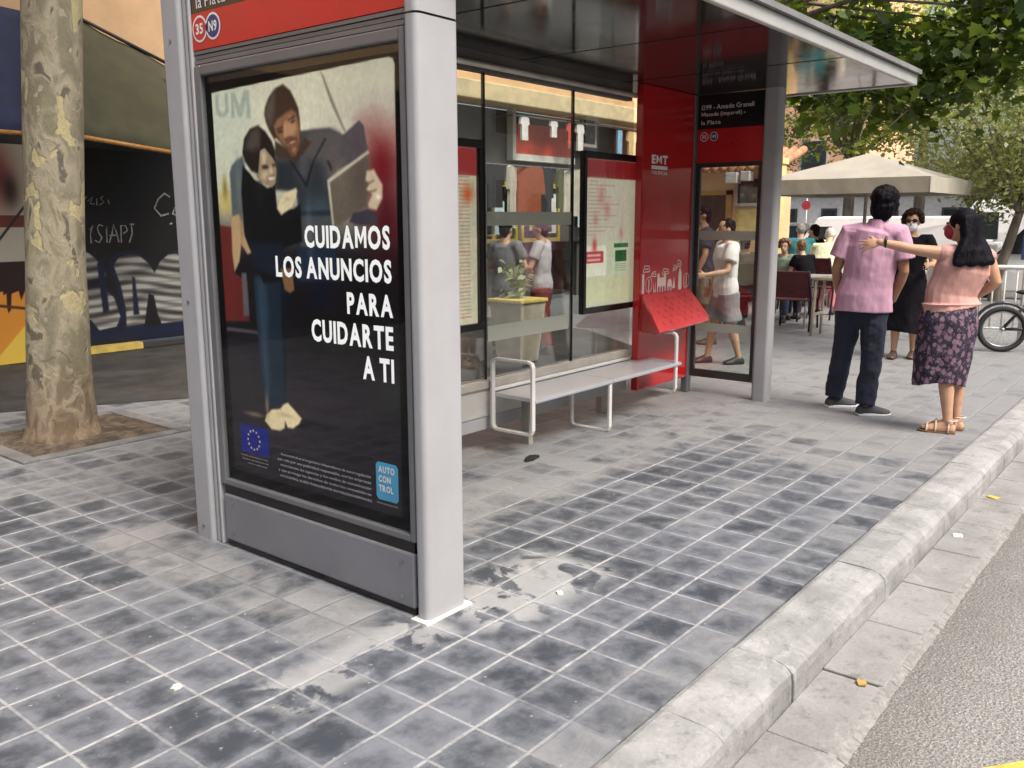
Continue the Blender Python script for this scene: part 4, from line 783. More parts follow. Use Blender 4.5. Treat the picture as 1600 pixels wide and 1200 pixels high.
def head_parts(b, c, F, S, k=1.0):
    c, F, S = V3(c), V3(F).normalized(), V3(S).normalized(); Z = F.cross(S); Z = Z if Z.z > 0 else -Z
    b.ell(c+Z*.025*k+F*-.005*k, S*.073*k, F*.092*k, Z*.098*k); b.ell(c-Z*.045*k+F*.03*k, S*.055*k, F*.058*k, Z*.068*k)
    b.tube([c+F*.085*k+Z*.02*k, c+F*.112*k-Z*.022*k], [.009*k, .016*k], 8, caps='round')
    b.ell(c+F*.083*k-Z*.062*k, S*.022*k, F*.012*k, Z*.012*k, 8, 5)
    for s in (-1, 1): b.ell(c+S*s*.074*k-F*.008*k-Z*.002*k, S*.010*k, F*.020*k, Z*.032*k, 8, 6)
def face_bits(root, c, F, S, k=1.0):
    c, F, S = V3(c), V3(F).normalized(), V3(S).normalized(); Z = F.cross(S); Z = Z if Z.z > 0 else -Z
    for s in (-1, 1):
        b = MB(); b.ell(c+F*.084*k+S*s*.031*k+Z*.018*k, S*.013*k, F*.008*k, Z*.007*k, 8, 6); b.build('eye', EYE, root, smooth=True)
        b = MB(); b.tube([c+F*.090*k+S*s*.016*k+Z*.037*k, c+F*.084*k+S*s*.046*k+Z*.036*k], .005*k, 6); b.build('eyebrow', HAIRB, root)
    b = MB(); b.ell(c+F*.094*k-Z*.062*k, S*.022*k, F*.005*k, Z*.006*k, 8, 6); b.build('mouth', mat('lips', (.34, .12, .09), .4), root, smooth=True)
def hand(b, wr, D, N, k=1.0, curl=.5, thumb=1):
    """palm and five bent fingers; D points along the hand, N out of its back, thumb on the +/- side"""
    wr, D, N = V3(wr), V3(D).normalized(), V3(N); N = (N-D*N.dot(D)).normalized(); T = D.cross(N)*thumb
    pc = wr+D*.048*k; b.ell(pc, T*.040*k, N*.016*k, D*.052*k, 12, 8)
    for i, (o, l) in enumerate(((.030, .070), (.010, .078), (-.010, .072), (-.029, .056))):
        p0 = wr+D*.085*k+T*o*k; a = curl*(.8+.12*i); d1 = (D*math.cos(a*.5)-N*math.sin(a*.5)+T*(o*9)).normalized(); d2 = (D*math.cos(a*1.3)-N*math.sin(a*1.3)+T*(o*9)).normalized()
        p1 = p0+d1*l*.5*k; b.tube([p0-D*.02*k, p0, p1, p1+d2*l*.5*k], [.0088*k, .0085*k, .0075*k, .006*k], 8, caps='round')
    q = wr+D*.03*k+T*.03*k; dt = (T*.75+D*.65-N*.25).normalized(); b.tube([q-T*.015*k, q+dt*.03*k, q+dt*.03*k+(dt+D*.5-N*.3).normalized()*.032*k], [.013*k, .011*k, .008*k], 8, caps='round')
def limb(b, pts, rs, seg=12, **kw): b.tube(pts, rs, seg, caps='round', **kw)
def lerp(a, b, t): return V3(a)*(1-t)+V3(b)*t
def view_yaw(x, y):
    r = Vector((x+2.166, y+2.158)); return math.atan2(r.y, r.x)-math.pi/2   # local +y points away from the street corner, +x to its right
def foot(b, ank, F, k=1.0, grow=0.0, z0=0.0):
    F = V3((F[0], F[1], 0)).normalized(); a = V3(ank); base = V3((a.x, a.y, z0))
    sd_ = Vector((F.y, -F.x, 0)); zz = Vector((0, 0, 1))
    rows = []
    for t, w, h, lift in ((-.062, .020, .030, .012), (-.055, .031, .055, 0), (-.02, .036, .085, 0), (.03, .037, .085, 0), (.08, .040, .062, 0), (.12, .045, .048, 0), (.155, .040, .038, .002), (.178, .029, .030, .006), (.192, .014, .022, .010)):
        w, h = w*k+grow, h*k+grow*1.2; c = base+F*t*k*(1+grow*3); rows.append([c+sd_*w*x+zz*(lift*k+(h-lift*k)*z) for x, z in ((-1, 0), (-1.02, .35), (-.8, .75), (-.35, 1), (.35, 1), (.8, .75), (1.02, .35), (1, 0))])
    b.loft(rows)
def human(root, J, k=1.0, skin='tan', top=None, bottom=None, shoe=None, hair=None, vox=.009, belly=1.0, face=False, wide=1.0, sole=None):
    """J: joint points in the thing's frame. top/bottom: (kind, material, options)"""
    S, F = V3(J['S']).normalized(), V3(J['F']).normalized(); HF = V3(J.get('HF', J['F'])).normalized(); HS = V3((HF.y, -HF.x, 0)).normalized()
    pel, wst, chest, nk, hd = [V3(J[n]) for n in ('pelvis', 'waist', 'chest', 'neck', 'head')]
    b = MB(); torso = [pel-V3((0, 0, .06*k)), pel+V3((0, 0, .03*k)), wst, chest, lerp(chest, nk, .62), nk-V3((0, 0, .025*k))]
    tr = [.135*k*wide, .162*k*wide, .142*k*belly*wide, .168*k*wide, .140*k*wide, .062*k]
    b.tube(torso, tr, 18, caps='round', side=S, flat=.66)
    b.tube([nk-V3((0, 0, .06*k)), lerp(nk, hd, .5), hd-HF*.01*k], [.064*k, .054*k, .052*k], 12, caps='round'); head_parts(b, hd, HF, HS, k)
    for s in 'LR':
        sh, el, wr = [V3(J[n+s]) for n in ('sh', 'el', 'wr')]; sg_ = -1 if s == 'L' else 1
        limb(b, [lerp(chest, sh, .55)+V3((0, 0, .05*k)), sh, lerp(sh, el, .45), el, lerp(el, wr, .3), wr], [.06*k, .056*k, .047*k, .037*k, .039*k, .026*k])
        hand(b, wr, V3(J.get('hd'+s, wr-el)), V3(J.get('hn'+s, S*sg_)), k, J.get('curl', .55), J.get('th'+s, sg_))
        hp, kn, an = [V3(J[n+s]) for n in ('hip', 'kn', 'an')]
        limb(b, [hp, lerp(hp, kn, .4), kn, lerp(kn, an, .3), lerp(kn, an, .75), an], [.088*k*wide, .080*k*wide, .056*k, .057*k, .040*k, .034*k]); foot(b, an, J['ft'+s], k*.95, z0=max(0, an.z-.075*k))
    sculpt(b, 'body', SK[skin], root, vox, 3)
    if top:
        kind, m_, opt = top; b = MB(); g_ = opt.get('loose', .014); lowz = opt.get('hem', -.04)
        pts = [pel+V3((0, 0, lowz*k)), pel+V3((0, 0, .05*k)), wst, chest, lerp(chest, nk, .62), nk-V3((0, 0, .035*k))]
        b.tube(pts, [r+g_ for r in (opt.get('low', .170)*k*wide, .174*k*wide, .146*k*belly*wide, .170*k*wide, .143*k*wide, .060*k)], 18, caps=True, side=S, flat=.70)
        if opt.get('collar'): b.tube([nk-V3((0, 0, .05*k)), nk+V3((0, 0, .018*k))], [.085*k, .066*k], 14)
        for s in 'LR':
            sh, el, wr = [V3(J[n+s]) for n in ('sh', 'el', 'wr')]; sl = opt.get('sleeve', .6)
            if sl <= .12: b.tube([lerp(chest, sh, .5)+V3((0, 0, .05*k)), sh], [.075*k, .066*k], 12, caps='round'); continue
            P_ = [lerp(chest, sh, .5)+V3((0, 0, .05*k)), sh+V3((0, 0, .004))]; r_ = [.07*k+g_*.5, .061*k+g_*.6]
            P_ += [lerp(sh, el, min(sl, 1)*.5), lerp(sh, el, min(sl, 1))]; r_ += [.056*k+g_, .054*k+g_*1.2 if sl < 1 else .043*k+g_]
            if sl > 1: P_ += [lerp(el, wr, sl-1)]; r_ += [.032*k+g_]
            b.tube(P_, r_, 14, caps=True)
        sculpt(b, opt.get('name', 'shirt'), m_, root, vox, 2, opt.get('folds', (.14, .02)))
    if bottom:
        kind, m_, opt = bottom; b = MB(); g_ = opt.get('loose', .012)
        if kind in ('trousers', 'shorts'):
            b.tube([pel-V3((0, 0, .07*k)), pel+V3((0, 0, .03*k)), lerp(pel, wst, .7)], [.138*k*wide+g_, .160*k*wide+g_*.5, .140*k*wide], 18, caps='round', side=S, flat=.72)
            e = opt.get('length', .96)
            for s in 'LR':
                hp, kn, an = [V3(J[n+s]) for n in ('hip', 'kn', 'an')]
                P_ = [hp+V3((0, 0, .02)), lerp(hp, kn, .45), kn if e >= .5 else lerp(hp, kn, e*2)]; r_ = [.094*k*wide+g_, .084*k*wide+g_, .064*k+g_*1.4+(.022*k if e < .5 else 0)]
                if e > .5: P_ += [lerp(kn, an, .5), lerp(kn, an, (e-.5)*2)]; r_ += [.058*k+g_*1.4, .052*k+g_*1.6]
                b.tube(P_, r_, 14, caps=True)
        else:
            c0, c1 = lerp(pel, wst, .8), V3(opt['hem']); rows = []
            for t in np.linspace(0, 1, 9):
                c = c0*(1-t)+c1*t; w_ = np.interp(t, (0, .25, .6, 1), opt['widths']); rows.append([c+S*(w_*math.cos(a))+F*(w_*opt.get('flat', .78)*math.sin(a)) + V3((0, 0, -.02*t*math.cos(a*2+1)))+(S*math.cos(a)+F*math.sin(a))*(.010*t*math.sin(a*7+t*2)) for a in np.linspace(0, 2*math.pi, 40, endpoint=False)])
            b.loft(rows)
        sculpt(b, opt.get('name', kind), m_, root, vox, 2, opt.get('folds', (.13, .022)))
    if shoe:
        for s in 'LR':
            b = MB(); an = V3(J['an'+s]); foot(b, an, J['ft'+s], k, .005, max(.0, an.z-.08*k)); o = sculpt(b, 'shoe', shoe, root, .005, 5)
            if sole: b = MB(); foot(b, an, J['ft'+s], k, .007, 0.001); b.v = [(x, y, z*.42) for x, y, z in b.v]; b.build('sole', sole, o)
    if hair:
        m_, style = hair; b = MB(); Z = Vector((0, 0, 1)); c = hd
        if style == 'short': b.ell(c+Z*.045*k-HF*.022*k, HS*.083*k, HF*.094*k, Z*.088*k); b.ell(c-HF*.05*k-Z*.01*k, HS*.074*k, HF*.056*k, Z*.082*k); b.ell(c-HF*.055*k-Z*.07*k, HS*.05*k, HF*.03*k, Z*.035*k)
        elif style == 'curly':
            for q in range(46):
                a, h = q*2.4, (q+.5)/46; z_ = 1-1.35*h; rr = math.sqrt(max(0, 1-z_*z_)); d = HS*(math.cos(a)*rr)+HF*(math.sin(a)*rr)
                if d.dot(HF) > .42 and z_ < .62: continue
                b.ell(c+Z*(.035+.105*z_)*k+d*.098*k, HS*.034*k, HF*.034*k, Z*.034*k, 8, 6)
        elif style == 'full': b.ell(c+Z*.045*k-HF*.02*k, HS*.100*k, HF*.108*k, Z*.100*k); b.ell(c-HF*.045*k-Z*.025*k, HS*.092*k, HF*.072*k, Z*.098*k); b.ell(c-HF*.06*k-Z*.085*k, HS*.062*k, HF*.036*k, Z*.05*k); [b.ell(c+HS*s_*.078*k-HF*.01*k+Z*.0*k, HS*.02*k, HF*.04*k, Z*.055*k) for s_ in (-1, 1)]
        elif style == 'thin': b.ell(c+Z*.022*k-HF*.026*k, HS*.076*k, HF*.084*k, Z*.10*k)
        if style == 'long':
            dn = J['hair_dir']; b.ell(c+Z*.038*k-HF*.018*k, HS*.088*k, HF*.098*k, Z*.094*k)
            for q in np.linspace(-1, 1, 17):
                p0 = c-HF*(.055+.035*(1-q*q))*k+HS*.078*q*k+Z*.05*k; p1 = c-HF*(.085+.02*(1-q*q))*k+HS*.098*q*k-Z*.09*k; p2 = V3(dn)+S*(.135*q*k)-F*(.015*(1-q*q))+Z*(.006*math.sin(q*9))
                b.tube([p0, p1, lerp(p1, p2, .6), p2], [.040*k, .044*k, .044*k, .030*k], 8, caps='round')
        sculpt(b, 'hair', m_, root, min(vox, .008), 2 if style != 'curly' else 1, (.03, .018) if style != 'long' else (.06, .008))
    if face: face_bits(root, hd, HF, HS, k)
def person(x, y, label, group=None):
    return thing('person', label, 'person', (x, y, 0), view_yaw(x, y), group)

# the man in the pink shirt, seen from behind
m = person(4.65, 0, 'person in a short sleeved pink shirt and navy trousers seen from behind')
J = dict(S=(.98, -.2, 0), F=(.2, .98, 0), HF=(.35, .93, 0), pelvis=(.055, 0, .84), waist=(.075, .0, 1.0), chest=(.098, .005, 1.24), neck=(.125, .0, 1.43), head=(.162, .02, 1.555),
    shL=(-.075, .03, 1.345), shR=(.275, -.04, 1.34), elL=(-.148, .05, 1.075), elR=(.318, -.03, 1.07), wrL=(-.115, .15, .86), wrR=(.262, .1, .85), hdL=(.05, .05, -.09), hdR=(-.05, .06, -.09), hnL=(-.8, -.4, 0), hnR=(.8, -.4, 0), thL=1, thR=-1,
    hipL=(-.030, .02, .80), hipR=(.14, -.02, .80), knL=(-.062, .09, .46), knR=(.142, -.06, .45), anL=(-.108, .118, .085), anR=(.118, -.117, .08), ftL=(.85, .5, 0), ftR=(.9, .42, 0))
CREAM = mat('dark_canvas_shoe', (.045, .047, .055), .7)
human(m, J, 1.0, 'brown', ('shirt', cloth('pink_shirt_cloth', (.46, .265, .36)), dict(loose=.026, hem=-.07, sleeve=.66, collar=True, low=.184, folds=(.22, .026))), ('trousers', cloth('navy_trouser_cloth', (.012, .016, .034)), dict(loose=.012, length=1.0, folds=(.12, .03))), CREAM, (HAIRB, 'full'), .0065, 1.08, True, sole=mat('white_sole', (.75, .74, .7), .6))

# the woman with the outstretched arm
w = person(4.38, -.73, 'person with long black hair, pink sleeveless blouse and dark floral skirt holding out an arm')
J = dict(S=(.80, .58, 0), F=(-.58, .80, 0), HF=(-.93, .36, 0), pelvis=(.0, 0, .80), waist=(-.012, 0, .955), chest=(.045, .0, 1.12), neck=(.062, .0, 1.285), head=(.012, .01, 1.405),
    shL=(-.068, -.085, 1.222), shR=(.185, .085, 1.205), elL=(-.275, -.11, 1.252), elR=(.255, .09, 1.03), wrL=(-.475, -.10, 1.296), wrR=(.16, .25, .93), hdL=(-.93, 0, -.22), hnL=(.1, -.9, .35), thL=1, hdR=(-.4, .8, 0), hnR=(.6, .2, .6), curl=.45,
    hipL=(-.05, -.05, .76), hipR=(.055, .06, .76), knL=(.0, -.05, .42), knR=(.07, .07, .43), anL=(.035, -.06, .085), anR=(.085, .08, .08), ftL=(-1, .06, 0), ftR=(-.95, .2, 0), hair_dir=(.105, -.10, 1.17))
def floral():
    m_, nt, N, L, p = new_mat('dark_floral_cloth'); co = coords(nt); v = N.new('ShaderNodeTexVoronoi'); v.inputs['Scale'].default_value = 27; L.new(mapping(nt, co, (1, 1, .75)), v.inputs['Vector'])
    n_ = noise(nt, co, 34, 4, .6, .8); f = math_n(nt, 'ADD', v.outputs[0], math_n(nt, 'MULTIPLY_ADD', n_, .8, -.4))
    c = mixc(nt, ramp(nt, f, .34, .52), (.17, .098, .135), (.016, .011, .028)); c = mixc(nt, math_n(nt, 'MULTIPLY', ramp(nt, noise(nt, co, 90, 2), .6, .68), .5), c, (.34, .24, .28)); L.new(c, p.inputs['Base Color']); p.inputs['Roughness'].default_value = .85; return m_
human(w, J, .915, 'tan', ('blouse', cloth('dusty_pink_cloth', (.50, .27, .235)), dict(loose=.034, hem=.10, low=.196, sleeve=.1, name='blouse', folds=(.2, .022))), ('skirt', floral(), dict(hem=(-.035, 0, .335), widths=(.152, .200, .194, .178), flat=.80, folds=(.1, .02))), None, (HAIRB, 'long'), .006, 1.06, False, wide=1.02)
hd, HF, HS = V3(J['head']), V3(J['HF']).normalized(), V3((J['HF'][1], -J['HF'][0], 0)).normalized()
b = MB(); b.ell(hd+HF*.052-Vector((0, 0, .042)), HS*.060, HF*.052, Vector((0, 0, .052))); sculpt(b, 'face_mask', cloth('red_mask_cloth', (.30, .02, .035)), w, .005, 2)
for s in (-1, 1): b = MB(); b.ell(hd+HF*.077+HS*s*.03+Vector((0, 0, .018)), HS*.012, HF*.008, Vector((0, 0, .007)), 8, 6); b.build('eye', EYE, w, smooth=True)
b = MB(); b.tube([V3(J['wrL'])+V3((.012+.026*math.cos(0), 0, 0))+V3((0, .029*math.cos(a), .031*math.sin(a))) for a in np.linspace(0, 6.283, 17)], .009, 8); b.build('wrist_strap', mat('black_strap', (.012, .012, .012), .4), w, smooth=True)
for s in 'LR':
    b = MB(); an, fd = V3(J['an'+s]), V3(J['ft'+s]).normalized(); sd_ = V3((fd.y, -fd.x, 0))
    foot(b, an, fd, .93, .006, .0); b.v = [(x, y, min(z, .014)) for x, y, z in b.v]; o = b.build('sandal', mat('sandal_sole', (.20, .11, .06), .7), w)
    for t, h, wd in ((.125, .052, .043), (.07, .075, .040), (-.01, .095, .040)):
        b = MB(); b.tube([an-V3((0, 0, an.z))+fd*t+sd_*wd*math.cos(a)+V3((0, 0, .008+h*math.sin(a))) for a in np.linspace(0, math.pi, 9)], .007, 6); b.build('strap', mat('pale_leather_strap', (.55, .42, .33), .6), o, smooth=True)
    b = MB(); b.tube([an-V3((0, 0, an.z))+fd*(.0-.062*math.sin(a))+sd_*.04*math.cos(a)+V3((0, 0, .092)) for a in np.linspace(0, math.pi, 9)], .006, 6); b.build('strap', mat('pale_leather_strap', (.55, .42, .33), .6), o, smooth=True)

def standing(x, y, label, k=1.0, turn=0.0, stride=0.0, arms=((-.04, .03), (.04, .03)), elbow=(.25, .25), lean=0.0, **kw):
    """upright pose; turn in degrees from looking away (0) anticlockwise"""
    root = person(x, y, label, kw.pop('group', None)); a = R_(turn); F = V3((-math.sin(a), math.cos(a), 0)); S = V3((math.cos(a), math.sin(a), 0)); Z = V3((0, 0, 1)); ln = F*lean
    G = lambda s, f, z: S*(s*k)+F*(f*k)+Z*(z*k)
    J = dict(S=S, F=F, HF=kw.pop('HF', F), pelvis=G(0, 0, .86), waist=G(0, 0, 1.02)+ln*.25, chest=G(0, .01, 1.25)+ln*.6, neck=G(0, 0, 1.44)+ln, head=G(0, .025, 1.565)+ln*1.2)
    for i, s in enumerate('LR'):
        g_ = -1 if s == 'L' else 1; J['sh'+s] = G(g_*.185, 0, 1.37)+ln*.85; J['el'+s] = J['sh'+s]+G(g_*.05+arms[i][0], arms[i][1], -.27); e = elbow[i]; J['wr'+s] = J['el'+s]+G(-g_*.02, .24*math.sin(e*1.5), -.24*math.cos(e*1.5)); J['th'+s] = -g_
        J['hip'+s] = G(g_*.085, 0, .82); J['kn'+s] = G(g_*.092, g_*stride*.45+.02, .46); J['an'+s] = G(g_*.095, g_*stride, .085+(.0 if True else 0)); J['ft'+s] = F
    J.update(kw.pop('J', {})); human(root, J, k, **kw); return root
def sitting(x, y, label, k=1.0, turn=0.0, seat=.44, lean=.05, reach=.3, **kw):
    root = person(x, y, label, kw.pop('group', None)); a = R_(turn); F = V3((-math.sin(a), math.cos(a), 0)); S = V3((math.cos(a), math.sin(a), 0)); Z = V3((0, 0, 1))
    G = lambda s, f, z: S*(s*k)+F*(f*k)+Z*(seat+z*k)
    J = dict(S=S, F=F, HF=F, pelvis=G(0, 0, .11), waist=G(0, lean*.3, .27), chest=G(0, lean, .49), neck=G(0, lean*1.4, .68), head=G(0, lean*1.7+.02, .80), curl=.6)
    for s in 'LR':
        g_ = -1 if s == 'L' else 1; J['sh'+s] = G(g_*.18, lean*1.2, .61); J['el'+s] = G(g_*.23, lean+.10, .36); J['wr'+s] = G(g_*.12, lean+reach, .33); J['th'+s] = -g_
        J['hip'+s] = G(g_*.09, .04, .09); J['kn'+s] = G(g_*.11, .45, .06); J['an'+s] = G(g_*.11, .42, 0); J['an'+s].z = .085*k; J['ft'+s] = F
    human(root, J, k, **kw); return root
BLKS = mat('black_shoe', (.012, .012, .012), .5); BROWN_S = mat('brown_shoe', (.07, .045, .03), .5)
WHITE_T = cloth('white_tshirt_cloth', (.70, .68, .68)); BLK_C = cloth('black_cloth', (.008, .007, .010)); NAVY_C = cloth('navy_cloth', (.016, .02, .04)); BLK_C.node_tree.nodes['Principled BSDF'].inputs['Specular IOR Level'].default_value = .1; GREY_T = cloth('grey_tshirt_cloth', (.14, .14, .15)); DENIM = cloth('dark_denim', (.03, .045, .09))
# behind the far glass
pw = standing(6.15, 1.76, 'person in white T-shirt and grey shorts walking left behind the far glass pane', .86, 112, .16, ((-.04, .1), (.06, -.02)), (.95, .3), skin='tan', top=('shirt', WHITE_T, dict(loose=.022, sleeve=.62, hem=-.07)), bottom=('shorts', cloth('grey_shorts_cloth', (.22, .23, .24)), dict(length=.42, loose=.03)), shoe=BLKS, hair=(HAIRB, 'short'), face=True, vox=.009)
b = MB(); b.box(-.165, -.15, -.07, -.04, .80, .86); b.build('hanging_phone', mat('black_phone', (.01, .01, .01), .3), pw, bevel=.003)
standing(7.35, 2.62, 'person in dark blue top and shorts half hidden behind the red panel edge', .95, 100, .12, skin='brown', top=('shirt', NAVY_C, dict(sleeve=.7)), bottom=('shorts', cloth('khaki_short_cloth', (.16, .12, .08)), dict(length=.45, loose=.025)), shoe=BROWN_S, hair=(HAIRB, 'short'), face=True, vox=.012)
# masked woman in black facing us between the couple
k_ = .9; mk = standing(7.65, .42, 'person in a black dress with curly hair, sunglasses and a white face mask', k_, 172, .06, ((-.02, .06), (.02, .06)), (1.05, .75), skin='tan', top=('shirt', BLK_C, dict(sleeve=.5, loose=.02)), bottom=('dress', BLK_C, dict(hem=(0, 0, .28), widths=(.15, .185, .2, .235), name='dress')), shoe=BROWN_S, hair=(HAIRN, 'curly'), vox=.01)
F = V3((-math.sin(R_(172)), math.cos(R_(172)), 0)); S_ = V3((math.cos(R_(172)), math.sin(R_(172)), 0)); hc = F*.025*k_+V3((0, 0, 1.565*k_)); Z = V3((0, 0, 1))
b = MB(); b.ell(hc+F*.052*k_-Z*.045*k_, S_*.064*k_, F*.056*k_, Z*.055*k_); sculpt(b, 'face_mask', cloth('white_mask_cloth', (.74, .75, .75)), mk, .006, 2)
b = MB(); [b.ell(hc+F*.086*k_+S_*s*.034*k_+Z*.022*k_, S_*.030*k_, F*.012*k_, Z*.022*k_, 10, 7) for s in (-1, 1)]; b.tube([hc+F*.092*k_-S_*.03*k_+Z*.024*k_, hc+F*.092*k_+S_*.03*k_+Z*.024*k_], .005); b.build('sunglasses', mat('black_lens', (.008, .008, .01), .1), mk, smooth=True)
# terrace customers
sitting(10.35, 2.83, 'seated person with light brown hair and pale green top at the near cafe table', .80, 168, .41, .06, skin='fair', top=('shirt', cloth('sage_cloth', (.24, .32, .24)), dict(sleeve=.55)), bottom=('trousers', DENIM, {}), shoe=BLKS, hair=(HAIRF, 'curly'), face=True, vox=.012)
sitting(10.25, 2.42, 'seated person with cropped fair hair and black top leaning on the near cafe table', .80, 40, .41, .16, skin='fair', top=('shirt', BLK_C, dict(sleeve=.6)), bottom=('trousers', NAVY_C, {}), shoe=BLKS, hair=(HAIRF, 'short'), vox=.012)
sitting(9.0, 2.80, 'seated person in brown top close behind the far shelter post', .86, 20, .43, .1, skin='brown', top=('shirt', cloth('brown_cloth', (.12, .065, .045)), dict(sleeve=.6)), bottom=('trousers', BLK_C, {}), shoe=BLKS, hair=(HAIRB, 'short'), vox=.012)
sitting(12.1, 3.28, 'seated person in teal T-shirt with a grey head, back to the shelter', .98, 5, .48, .08, skin='fair', top=('shirt', cloth('teal_cloth', (.03, .19, .20)), dict(sleeve=.7, loose=.02)), bottom=('trousers', GREY_T, {}), shoe=BLKS, hair=(mat('grey_hair', (.3, .28, .26), .6), 'thin'), vox=.012, wide=1.1)
sitting(13.2, 3.38, 'seated person in black vest turned sideways beyond the teal T-shirt', .96, 60, .46, .06, skin='fair', top=('shirt', BLK_C, dict(sleeve=.1)), bottom=('trousers', BLK_C, {}), shoe=BLKS, hair=(HAIRN, 'short'), face=True, vox=.012)
sitting(11.0, 2.52, 'seated person in pale lime shirt bent forward under the parasol', .95, -10, .44, .30, skin='fair', top=('shirt', cloth('pale_lime_cloth', (.60, .64, .42)), dict(sleeve=.55, loose=.025)), bottom=('trousers', cloth('pink_shorts', (.6, .2, .24)), {}), shoe=BLKS, hair=(mat('white_hair', (.6, .58, .54), .6), 'thin'), vox=.012, wide=1.1)
# people on the far side of the shelter glass
pa = standing(5.22, 3.86, 'person in dark grey T-shirt and jeans standing behind the shelter glass on the left', .86, 325, .05, ((-.03, .05), (.03, .05)), (.9, .8), skin='tan', top=('shirt', GREY_T, dict(sleeve=.6)), bottom=('trousers', DENIM, {}), shoe=BLKS, hair=(HAIRB, 'short'), face=True, vox=.011)
standing(5.55, 3.62, 'person in pale grey T-shirt and maroon trousers seen sideways behind the shelter glass', .86, 75, .08, ((-.03, .08), (.03, .05)), (1.0, .9), skin='tan', top=('shirt', cloth('plain_white_cloth', (.40, .39, .41)), dict(sleeve=.6)), bottom=('trousers', cloth('maroon_cloth', (.16, .03, .022)), dict(loose=.03)), shoe=BLKS, hair=(HAIRN, 'short'), face=True, vox=.011)
# ---------------------------------------------------------------- trees
def leaf_mat(name, trans=.35):
    m, nt, N, L, p = new_mat(name); a = N.new('ShaderNodeAttribute'); a.attribute_name = 'tint'; L.new(a.outputs['Color'], p.inputs['Base Color']); p.inputs['Roughness'].default_value = .5
    t = N.new('ShaderNodeBsdfTranslucent'); L.new(mixc(nt, .5, a.outputs['Color'], (.30, .42, .03)), t.inputs[0]); mx = N.new('ShaderNodeMixShader'); mx.inputs[0].default_value = trans
    L.new(p.outputs[0], mx.inputs[1]); L.new(t.outputs[0], mx.inputs[2]); L.new(mx.outputs[0], N['Material Output'].inputs[0]); return m
LEAF = leaf_mat('plane_leaf', .4); LEAF2 = leaf_mat('small_leaf', .4)
PLANE = np.array([(0, -.5), (.16, -.36), (.5, -.24), (.36, -.04), (.52, .2), (.24, .2), (0, .56), (-.24, .2), (-.52, .2), (-.36, -.04), (-.5, -.24), (-.16, -.36)])
QUAD = np.array([(0, -.5), (.3, -.05), (0, .5), (-.3, .05)])
def foliage(name, centers, parent, n_per, spread, size, cols, shape=QUAD, m=None, droop=.3, loc=(0, 0, 0)):
    C = np.repeat(np.asarray(centers, float), n_per, 0); n = len(C); spr = np.asarray(spread)
    d = rng.normal(size=(n, 3)); P_ = C+d*spr*(.55+.45*rng.random((n, 1)))
    nr = rng.normal(size=(n, 3))*.7+np.array((0, 0, 1.0)); nr /= np.linalg.norm(nr, axis=1)[:, None]
    ax = rng.normal(size=(n, 3)); ax[:, 2] -= droop; ax -= nr*(ax*nr).sum(1)[:, None]; ax /= np.linalg.norm(ax, axis=1)[:, None]; bx_ = np.cross(nr, ax)
    sz = size*(.6+.75*rng.random(n)); k = len(shape); fold = np.abs(shape[:, 0])*.35
    V_ = P_[:, None]+(bx_[:, None]*shape[None, :, :1]+ax[:, None]*shape[None, :, 1:]+nr[:, None]*fold[None, :, None])*sz[:, None, None]-np.asarray(loc)
    me = bpy.data.meshes.new(name); me.vertices.add(n*k); me.vertices.foreach_set('co', V_.astype(np.float32).ravel()); me.loops.add(n*k); me.loops.foreach_set('vertex_index', np.arange(n*k, dtype=np.int32))
    me.polygons.add(n); me.polygons.foreach_set('loop_start', np.arange(0, n*k, k, dtype=np.int32)); me.polygons.foreach_set('loop_total', np.full(n, k, dtype=np.int32)); me.update(calc_edges=True)
    t = rng.random((n, 1)); cl = np.array(cols[0])*(1-t)+np.array(cols[1])*t; cl *= (.75+.5*rng.random((n, 1))); cc = np.ones((n, k, 4)); cc[:, :, :3] = cl[:, None]
    at = me.color_attributes.new('tint', 'FLOAT_COLOR', 'POINT'); at.data.foreach_set('color', cc.ravel()); me.materials.append(m or LEAF2)
    o = bpy.data.objects.new(name, me); COL.objects.link(o); o.parent = parent; return o
def bark_mat():
    m, nt, N, L, p = new_mat('plane_bark'); co = mapping(nt, coords(nt), (1, 1, .6)); z = N.new('ShaderNodeSeparateXYZ'); L.new(coords(nt), z.inputs[0])
    a = noise(nt, co, 6.0, 3, .5, .35); b_ = noise(nt, co, 9, 3, .5, .6); f = noise(nt, co, 60, 4, .7)
    c = mixc(nt, ramp(nt, b_, .36, .60), (.145, .13, .083), (.25, .22, .15)); c = mixc(nt, ramp(nt, b_, .60, .66), c, (.085, .075, .052))
    pt_ = math_n(nt, 'MULTIPLY', ramp(nt, a, .585, .605), ramp(nt, z.outputs[2], .55, 1.1)); c = mixc(nt, pt_, c, mixc(nt, f, (.29, .25, .125), (.37, .32, .18)))
    c = mixc(nt, ramp(nt, noise(nt, mapping(nt, coords(nt), (1.4, 1.4, 1)), 8.5, 3, .5, .5), .63, .65), c, (.25, .225, .16))
    low = math_n(nt, 'SUBTRACT', 1.0, ramp(nt, math_n(nt, 'ADD', z.outputs[2], math_n(nt, 'MULTIPLY_ADD', b_, .5, -.25)), .05, .7)); c = mixc(nt, math_n(nt, 'MULTIPLY', low, .75), c, mixc(nt, ramp(nt, b_, .4, .6), (.12, .075, .043), (.23, .16, .10)))
    c = mixc(nt, .3, c, mixc(nt, f, (.22, .22, .22), (.78, .78, .78)), 'OVERLAY'); L.new(c, p.inputs['Base Color']); p.inputs['Roughness'].default_value = .8
    L.new(bump(nt, math_n(nt, 'ADD', math_n(nt, 'MULTIPLY', ramp(nt, a, .57, .61), -.6), math_n(nt, 'ADD', f, math_n(nt, 'MULTIPLY', ramp(nt, b_, .4, .62), .5))), .006), p.inputs['Normal']); return m
